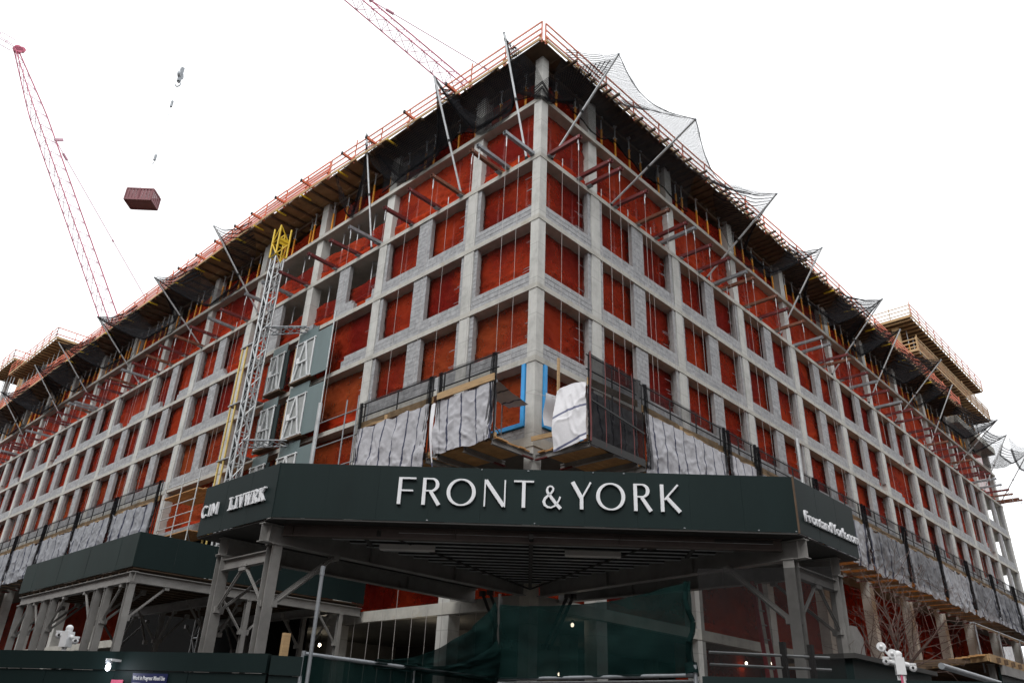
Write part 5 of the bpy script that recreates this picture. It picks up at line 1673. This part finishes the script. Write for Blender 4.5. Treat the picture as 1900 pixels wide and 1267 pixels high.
ha, hd, hn = hoarding((-16.9, 3.65), (-11.865, -6.057), 2.44, 'dark green hoarding with the wall lamp and notice boards')
hoarding((-11.84, -6.08), (-11.50, -6.32), 2.42, 'short green hoarding return beside the scrim fence', 0.5)
hoarding((-6.93, -9.75), (-3.9, -15.4), 2.44, 'dark green hoarding below the white cameras and bare tree')
H0 = Vector((-13.987, -1.972, 0))
def hp_(s, z, o=0.0):
    return H0 + hd * s + Vector((0, 0, z)) + hn * o
lamp = thing('wall_lamp', hp_(2.2, 2.25, .03), 'small lit bulkhead lamp on the green hoarding', 'lamp')
m = MB(); m.prism([hp_(2.16, 2.30, .0), hp_(2.26, 2.30, .0), hp_(2.26, 2.33, .0), hp_(2.16, 2.33, .0)], hn * 0.22); m.build('bracket', 'whiteplastic', lamp)
m = MB(); m.ball(hp_(2.21, 2.22, .20), 0.036, 8, 1.4); m.build('bulb', 'lampwhite', lamp)
m = MB(); m.tube(hp_(2.21, 2.27, .20), hp_(2.21, 2.31, .20), 0.05, 8); m.build('socket', 'galv_dark', lamp)
ld = bpy.data.lights.new('lamp_light', 'POINT'); ld.energy = 4.0; ld.color = (0.9, 0.93, 1.0); ld.shadow_soft_size = 0.06
lo = bpy.data.objects.new('lamp_light', ld); COL.objects.link(lo); lo.parent = lamp; lo.location = hn * 0.28 - Vector((0, 0, 0.06))
nb = thing('notice_board', hp_(2.78, 1.7, .03), 'navy work in progress notice board on the hoarding', 'notice board')
m = MB(); m.prism([hp_(2.50, 0.95, .008), hp_(3.08, 0.95, .008), hp_(3.08, 2.16, .008), hp_(2.50, 2.16, .008)], hn * 0.012); m.build('board', 'signblue', nb)
m = MB(); m.prism([hp_(2.78, 1.0, .021), hp_(3.06, 1.0, .021), hp_(3.06, 1.99, .021), hp_(2.78, 1.99, .021)], hn * 0.003); m.build('paper_sheet', 'whiteplastic', nb)
put_text('Work in Progress: Mixed Use', 0.075, 0.004, hp_(2.52, 2.075, .021), hd, (0, 0, 1), hn, 'white', nb, 0.001, 0.58)
for i in range(5):
    m = MB(); m.prism([hp_(2.52, 2.02 - .05 * i, .021), hp_(2.66 + .05 * (i % 3), 2.02 - .05 * i, .021), hp_(2.66 + .05 * (i % 3), 2.035 - .05 * i, .021), hp_(2.52, 2.035 - .05 * i, .021)], hn * 0.003); m.build('text_line', 'white', nb)
pk = thing('pink_notice', hp_(2.3, 1.8, .03), 'small pink notice fixed low beside the navy board', 'notice board')
m = MB(); m.prism([hp_(2.16, 1.5, .008), hp_(2.36, 1.5, .008), hp_(2.36, 2.07, .008), hp_(2.16, 2.07, .008)], hn * 0.012); m.build('sheet', 'signpink', pk)

def camera_cluster(base, ax, label, tall):
    """site camera head: white box with arms, round dish heads and bullet cameras on a pole"""
    base, ax = Vector(base), Vector(ax).normalized()
    t = thing('site_camera', base, label, 'security camera', 'white site cameras')
    up = Vector((0, 0, 1))
    m = MB(); m.tube(base - up * 1.2, base + up * (0.02 if not tall else 0.10), 0.035, 8); m.build('pole', 'whiteplastic', t)
    m = MB(); c = base + up * 0.06
    m.bar(c - up * .11, c + up * .11, 0.13, 0.12, ax); m.build('junction_box', 'whiteplastic', t)
    for sg in (-1, 1):
        m = MB(); m.tube(c + ax * .05 * sg + up * .04, c + ax * .15 * sg + up * (.04 - .03 * sg), 0.028, 8); m.build('arm', 'whiteplastic', t)
        m = MB(); e = c + ax * .165 * sg + up * (.02 - .04 * sg); m.ball(e, 0.05, 10); m.tube(e + up * .03, e + up * .06, 0.05, 10); m.build('camera_dome', 'whiteplastic', t)
        fw_ = (CAMP - base); fw_.z = 0; fw_.normalize()
        m = MB(); m.ball(e + fw_ * .035, 0.022, 8); m.build('lens', 'black', t)
    m = MB(); m.ball(c + up * .15, 0.055, 10); m.tube(c + up * .1, c + up * .15, 0.05, 10); m.build('camera_dome', 'whiteplastic', t)
    if tall:
        fw = (CAMP - base); fw.z = 0; fw.normalize()
        for k, (dx, dz) in enumerate(((-.20, .25), (-.07, .16))):
            e = c + ax * dx + up * dz
            m = MB(); m.tube(e - fw * .02, e + fw * .03, 0.066, 12, 0.058); m.ball(e + fw * .045, 0.025, 6); m.tube(c + up * .05 - ax * .05, e, 0.014, 6); m.build('dish_head', 'whiteplastic', t)
        m = MB(); m.bar(c - up * .45, c - up * .12, 0.10, 0.06); m.build('pole_wrap', 'whiteplastic', t)
        m = MB(); m.bar(c - up * .45 + fw * .05, c - up * .12 + fw * .05, 0.025, 0.02); m.build('red_strip', 'signpink', t)
        m = MB(); m.bar(c - ax * .28 - up * .33, c - up * .33, 0.05); m.ball(c - ax * .28 - up * .37, 0.05, 8); m.build('camera_dome', 'whiteplastic', t)
camera_cluster(hp_(1.06, 2.55, -.12), hd, 'white camera head on a pole behind the hoarding under the shed', False)
camera_cluster((-5.66, -12.12, 2.56), (0.47, -0.88, 0), 'white camera mast with two round heads before the bare tree', True)

# pipe fence with the green scrims
FA, FB, FC = Vector((-11.50, -6.32, 0)), Vector((-6.86, -5.47, 0)), Vector((-6.90, -9.62, 0))
fn_ = thing('pipe_fence', FA, 'galvanised pipe fence carrying green scrim under the canopy', 'fence')
for a, b in ((FA, FB), (FB, FC)):
    m = MB(); m.tube(a + Vector((0, 0, 2.46)), b + Vector((0, 0, 2.46)), 0.03, 8); m.build('top_rail', 'galv_dark', fn_)
    m = MB(); m.tube(a + Vector((0, 0, 0.3)), b + Vector((0, 0, 0.3)), 0.025, 6); m.build('bottom_rail', 'galv_dark', fn_)
m = MB(); m.tube(FB + Vector((0.1, 0.1, 2.40)), FC + Vector((0.1, 0, 2.38)), 0.024, 8); m.build('mid_rail', 'galv', fn_)
for q, z in ((FA, 2.5), (FA.lerp(FB, .5), 2.46), (FB, 3.95), (FB + Vector((0.12, 0.08, 0)), 3.9), (FC, 2.6)):
    m = MB(); m.tube(q, q + Vector((0, 0, z)), 0.03, 8); m.build('post', 'galv_dark' if z < 3 else 'steel_dark', fn_)
def scrim(a, b, zb, zt, mat, label, top=None, amp=0.05, nu=40, nv=20, sd=0.0):
    a, b = Vector(a), Vector(b)
    d = (b - a).normalized(); nn = Vector((d.y, -d.x, 0))
    if nn.dot(CAMP - a) < 0:
        nn = -nn
    L_ = (b - a).length
    m = MB()
    def f(u, v):
        t_ = zt + (top(u) if top else 0)
        z = zb + (t_ - zb) * v
        w = amp * (fbm(u * L_ * 0.9 + sd, v * 1.5) + 0.4 * max(0, 1 - 4 * abs(fbm(u * L_ * .7 + v + sd, v * 1.2 - u)))) + 0.02 * math.sin(u * L_ * 9)
        return a + d * L_ * u + nn * w + Vector((0, 0, z))
    m.grid(f, nu, nv)
    return tag(m.build('scrim', mat, org=a), label, 'scrim', 'fence scrims')
scrim(FA + hn * .02, FB, 0.25, 2.44, 'scrim', 'dark green scrim laced to the low pipe fence', amp=.03)
scrim(FB + Vector((-.03, -.05, 0)), FC, 2.46, 3.70, 'scrim', 'large green scrim sheet hanging between fence posts under the canopy', top=lambda u: 0.05 - 0.16 * (4 * u * (1 - u)) + 0.06 * u, amp=.07, sd=3)
scrim(FB + Vector((-.03, -.05, 0)), FC, 0.25, 2.36, 'scrim', 'green scrim below the pipe rail of the tall sheet', amp=.04, sd=5)
scrim(FA.lerp(FB, .30), FB + Vector((0.02, 0, 0)), 2.40, 2.52, 'scrim', 'slumped green scrim sweeping up to the tall fence post', top=lambda u: 1.30 * u ** 1.9, amp=.10, sd=8)
scrim(FA.lerp(FB, .45) + Vector((-.08, -.1, 0)), FB + Vector((-.08, -.1, 0)), 2.42, 2.50, 'scrim', 'second fold of slumped green scrim in front', top=lambda u: 0.62 * u ** 2.6, amp=.10, sd=18)
m = MB()
for k in range(9):
    z = 2.46 + 1.2 * k / 8
    m.tube(FC + Vector((0.04 * math.sin(k * 1.7), 0.05 + 0.05 * math.sin(k), z)), FC + Vector((0.04 * math.sin(k * 1.7 + 1.7), 0.05 + 0.05 * math.sin(k + 1), z + .15)), 0.045 if k else 0.11, 6, caps=False)
tag(m.build('scrim_roll', 'scrim', org=FC), 'gathered edge of the tall green scrim tied at the post', 'scrim', 'fence scrims')
scrim((-6.86, -9.75, 0), (-6.0, -11.5, 0), 2.40, 3.98, 'scrim_dark', 'thin black screen between green scrim and canopy post', amp=.03, nu=20)
rl = thing('barrier_rails', (-5.9, -9.8, 2.4), 'two steel pipe rails behind the thin black screen', 'rail')
for z in (2.63, 2.80):
    m = MB(); m.tube((-6.6, -9.7, z), (-5.3, -11.0, z - 0.01), 0.022, 6); m.build('rail', 'galv', rl)
for f in (0.62, 0.85):
    q = Vector((-6.6, -9.7, 0)).lerp(Vector((-5.3, -11.0, 0)), f)
    m = MB(); m.box(q + Vector((-.04, -.04, 2.3)), q + Vector((.04, .04, 3.05 - f * .1))); m.build('clamp_block', 'black', rl)
pl_ = MB(); pl_.tube((-11.44, -6.40, 0), (-11.44, -6.40, 3.62), 0.027, 8); pl_.tube((-11.44, -6.40, 3.5), (-11.44, -6.40, 3.63), 0.033, 8)
tag(pl_.build('scaffold_tube', 'galv_dark', org=(-11.44, -6.4, 0)), 'single upright grey scaffold tube at the fence corner', 'post')
m = MB(); m.box((-11.72, -6.12, 2.2), (-11.62, -6.06, 2.72)); tag(m.build('timber_post', 'timber', org=(-11.7, -6.1, 2.2)), 'short raw timber post showing above the green hoarding return', 'post')
lad = thing('ladder', (0.3, -5.6, 2), 'red fibreglass ladder standing behind the black screen', 'ladder')
a0, a1 = Vector((0.55, -7.3, 0)), Vector((-0.25, -7.3, 5.0))
for dx in (0, 0.42):
    m = MB(); m.bar(a0 + Vector((dx, 0, 0)), a1 + Vector((dx * .9, 0, 0)), 0.09, 0.04); m.build('stile', 'redladder', lad)
for i in range(15):
    f = (i + 1) / 16
    m = MB(); p = a0.lerp(a1, f); m.tube(p, p + Vector((0.42 - .04 * f, 0, 0)), 0.018, 6); m.build('rung', 'galv', lad)

# ================================================================ ground floor: lamps, green sheds, tree side deck, tree
for i, (x, y, z, lb) in enumerate(((0.9, 4.9, 4.45, 'bare lit work lamp under the ground floor ceiling near the corner'), (1.3, 12.6, 4.5, 'bare lit work lamp deep behind the second shed posts'),
                                   (8.9, 5.6, 4.5, 'lit work lamp glowing through the large green scrim'), (8.75, 6.2, 3.83, 'smaller lit work lamp low behind the large green scrim'),
                                   (3.0, 0.8, 4.82, 'lit work lamp by the upper edge of the black screen'), (11.4, -1.9, 4.25, 'lit work lamp low behind the red ladder'), (18.0, 1.2, 5.15, 'warm lit work lamp behind the bare tree'), (14.9, 1.0, 4.6, 'lit work lamp inside the tree side ground floor'))):
    t = thing('work_lamp', (x, y, z), lb, 'lamp', 'lit work lamps')
    m = MB(); m.ball((x, y, z), 0.055, 8, 1.2); m.build('bulb', 'lamp', t)
    m = MB(); m.tube((x, y, z + .08), (x, y, z + .2), 0.04, 6); m.tube((x, y, z + .2), (x, y, z + .5), 0.012, 5); m.build('lamp_holder', 'black', t)
    l = bpy.data.lights.new('bulb_light', 'POINT'); l.energy = (14, 14, 8, 8, 6, 2.5, 4, 4)[i]; l.color = (1.0, 0.87, 0.68); l.shadow_soft_size = 0.08
    o = bpy.data.objects.new('bulb_light', l); COL.objects.link(o); o.parent = t; o.location = (0, 0, -0.14)
# thin hanging cables in the ground floor opening
for j in range(11):
    y = 1.2 + j * 0.78
    m = MB(); m.tube((-0.25, y, 2.0), (-0.25 + 0.04 * (j % 3), y + .05, 5.2 if j % 3 else 6.3), 0.008, 5)
    tag(m.build('hanging_cable', 'rope', org=(-0.25, y, 4)), 'thin pale cable hanging in the ground floor opening, %s from the corner' % nth(j), 'cable', 'cables in the ground floor opening')
bx = thing('site_shed', (-3.6, -11.3, 0), 'dark site shed behind the hoarding below the tree', 'shed')
m = MB(); m.box((-3.4, -10.6, 0), (0.6, -9.9, 2.95)); m.build('wall', 'green', bx)
m = MB(); m.box((-3.5, -10.7, 2.95), (0.7, -9.8, 3.03)); m.build('roof', 'steel_dark', bx)
m = MB(); m.box((-1.2, -10.625, 0), (-0.3, -10.603, 2.2)); m.build('door', 'green2', bx)
eb = thing('grey_cabinet', (1.75, -8.75, 3), 'grey steel cabinet hung beside the canopy post', 'cabinet')
m = MB(); m.prism([(1.5, -8.80, 2.75), (2.1, -8.80, 2.75), (2.1, -8.80, 3.9), (1.8, -8.80, 4.12), (1.5, -8.80, 4.12)], (0, 0.28, 0)); m.build('casing', 'steel', eb)
m = MB(); m.box((1.53, -8.815, 2.85), (2.05, -8.80, 3.8)); m.build('door', 'steel', eb)
# timber deck shed on the tree side
td = thing('timber_deck_shed', (13, -8.7, 4.5), 'raw timber deck shed with pipe railing, tree side', 'sidewalk shed')
i = 0
x = 12.95
while x < 44:
    m = MB() if i < 34 else m
    y1 = min(-1.0, -8.7 + max(0, (x - 12.9)) * 1.0 + 0.3)
    m.box((x, -8.75, 4.44 + .004 * (i % 2)), (x + 0.28, y1, 4.49 + .004 * (i % 2)))
    if i < 34:
        m.build('plank', 'plank', td)
        if i == 33:
            m = MB()
    x += 0.29
    i += 1
m.build('plank', 'plank', td)
m = MB(); m.bar((12.92, -8.72, 4.38), (16.3, -5.35, 4.38), 0.06, 0.2); m.box((12.9, -8.80, 4.25), (44, -8.76, 4.5)); m.build('edge_timber', 'timber', td)
m = MB()
for k in range(24):
    m.box((13.6 + k * 0.9, -8.9, 4.28), (13.7 + k * 0.9, -1.2, 4.43))
m.build('joists', 'timber_dark', td, kind='stuff')
for k in range(9):
    hpost(14.0 + 3.4 * k, -8.5, 4.27, td, 0.18)
    m = MB(); m.tube((13.9 + 2.9 * k, -8.3, 4.0), (13.9 + 2.9 * k, -8.3, 5.62), 0.03, 6); m.build('rail_post', 'galv_dark', td)
for z in (5.58,):
    for y in (-8.3, -8.22):
        m = MB(); m.tube((13.7, y, z), (44, y, z), 0.028, 6); m.build('rail', 'galv_dark', td)
m = MB(); m.box((14.2, -8.7, 0), (44, -8.62, 4.2)); m.build('wall', 'green', td)
m = MB(); m.bar((14.2, -8.75, 4.1), (17.5, -8.75, 4.1), 0.12, 0.3); m.build('beam', 'steel', td)
cp_ = MB(); cp_.tube((-1.0, -11.3, 3.0), (3.0, -11.25, 2.95), 0.06, 8); tag(cp_.build('steel_pipe', 'galv_dark', org=(0, -11.3, 3)), 'loose grey steel pipe lying above the site hoarding', 'pipe')
m = MB(); m.tube((0.2, -9.15, 2.35), (2.6, -9.12, 2.42), 0.05, 8); tag(m.build('steel_pipe', 'galv', org=(1, -9.15, 2.4)), 'shiny pipe fixed low between the two canopy posts', 'pipe')
# pale tube rising behind the canopy roof, tree side, and one in front of the gates
m = MB(); m.tube((2.0, -7.9, 5.7), (2.0, -7.9, 9.05), 0.05, 8); tag(m.build('vent_tube', 'galv', org=(2, -7.9, 5.7)), 'pale upright tube rising behind the sign, tree side end', 'pipe', 'tubes rising behind the canopy')
m = MB(); m.tube((-7.9, 0.2, 5.7), (-7.9, 0.2, 8.95), 0.05, 8); tag(m.build('vent_tube', 'galv', org=(-7.9, 0.2, 5.7)), 'pale upright tube rising behind the sign, before the landing gates', 'pipe', 'tubes rising behind the canopy')

# bare tree
tr = thing('bare_tree', (3.2, -9.2, 0), 'leafless young street tree with reddish twigs beyond the canopy', 'tree')
br, tw = MB(), MB()
rt = random.Random(11)
def limb(p, d, ln, r, lv):
    n = max(3, int(ln / 0.16))
    for i in range(n):
        d2 = (d + Vector((rt.uniform(-1, 1), rt.uniform(-1, 1), rt.uniform(-.4, .7))) * (0.13 if lv < 2 else 0.22)).normalized()
        q = p + d2 * ln / n
        r2 = max(0.004, r * (1 - 0.75 / n))
        (br if lv < 2 else tw).tube(p, q, r, 6 if lv < 2 else 4, r2, caps=False)
        if lv < 4 and i > 0 and rt.random() < (0.66, 0.56, 0.46, 0.3)[lv]:
            a = rt.uniform(0, 6.28)
            sdv = d2.cross(Vector((math.cos(a), math.sin(a), 0.2))).normalized()
            nd = (d2 * rt.uniform(0.35, 0.9) + sdv * rt.uniform(0.6, 1.1) + Vector((0, 0, 0.18))).normalized()
            limb(q, nd, ln * rt.uniform(0.36, 0.66), r2 * 0.6, lv + 1)
        p, d, r = q, d2, r2
tb = Vector((3.2, -9.2, 0))
tk = MB()
pts = [tb, tb + Vector((.02, 0, 1.2)), tb + Vector((0, .03, 2.4)), tb + Vector((-.05, .02, 3.3))]
for i in range(3):
    tk.tube(pts[i], pts[i + 1], 0.085 - .012 * i, 9, 0.085 - .012 * (i + 1), caps=False)
tk.build('trunk', 'bark', tr)
for a, t_, l in ((0.4, .85, 1.8), (1.7, .5, 1.9), (2.6, .9, 1.8), (3.7, .55, 1.9), (4.7, .8, 1.7), (5.7, .7, 1.8), (0.9, .12, 2.2), (3.0, .3, 2.0)):
    limb(pts[3] - Vector((0, 0, 0.9 * rt.random())), Vector((math.cos(a) * math.sin(t_), math.sin(a) * math.sin(t_), math.cos(t_))), l, 0.034, 0)
br.build('branch', 'bark', tr)
tw.build('twigs', 'bark', tr, kind='stuff')

bpy.context.view_layer.update()
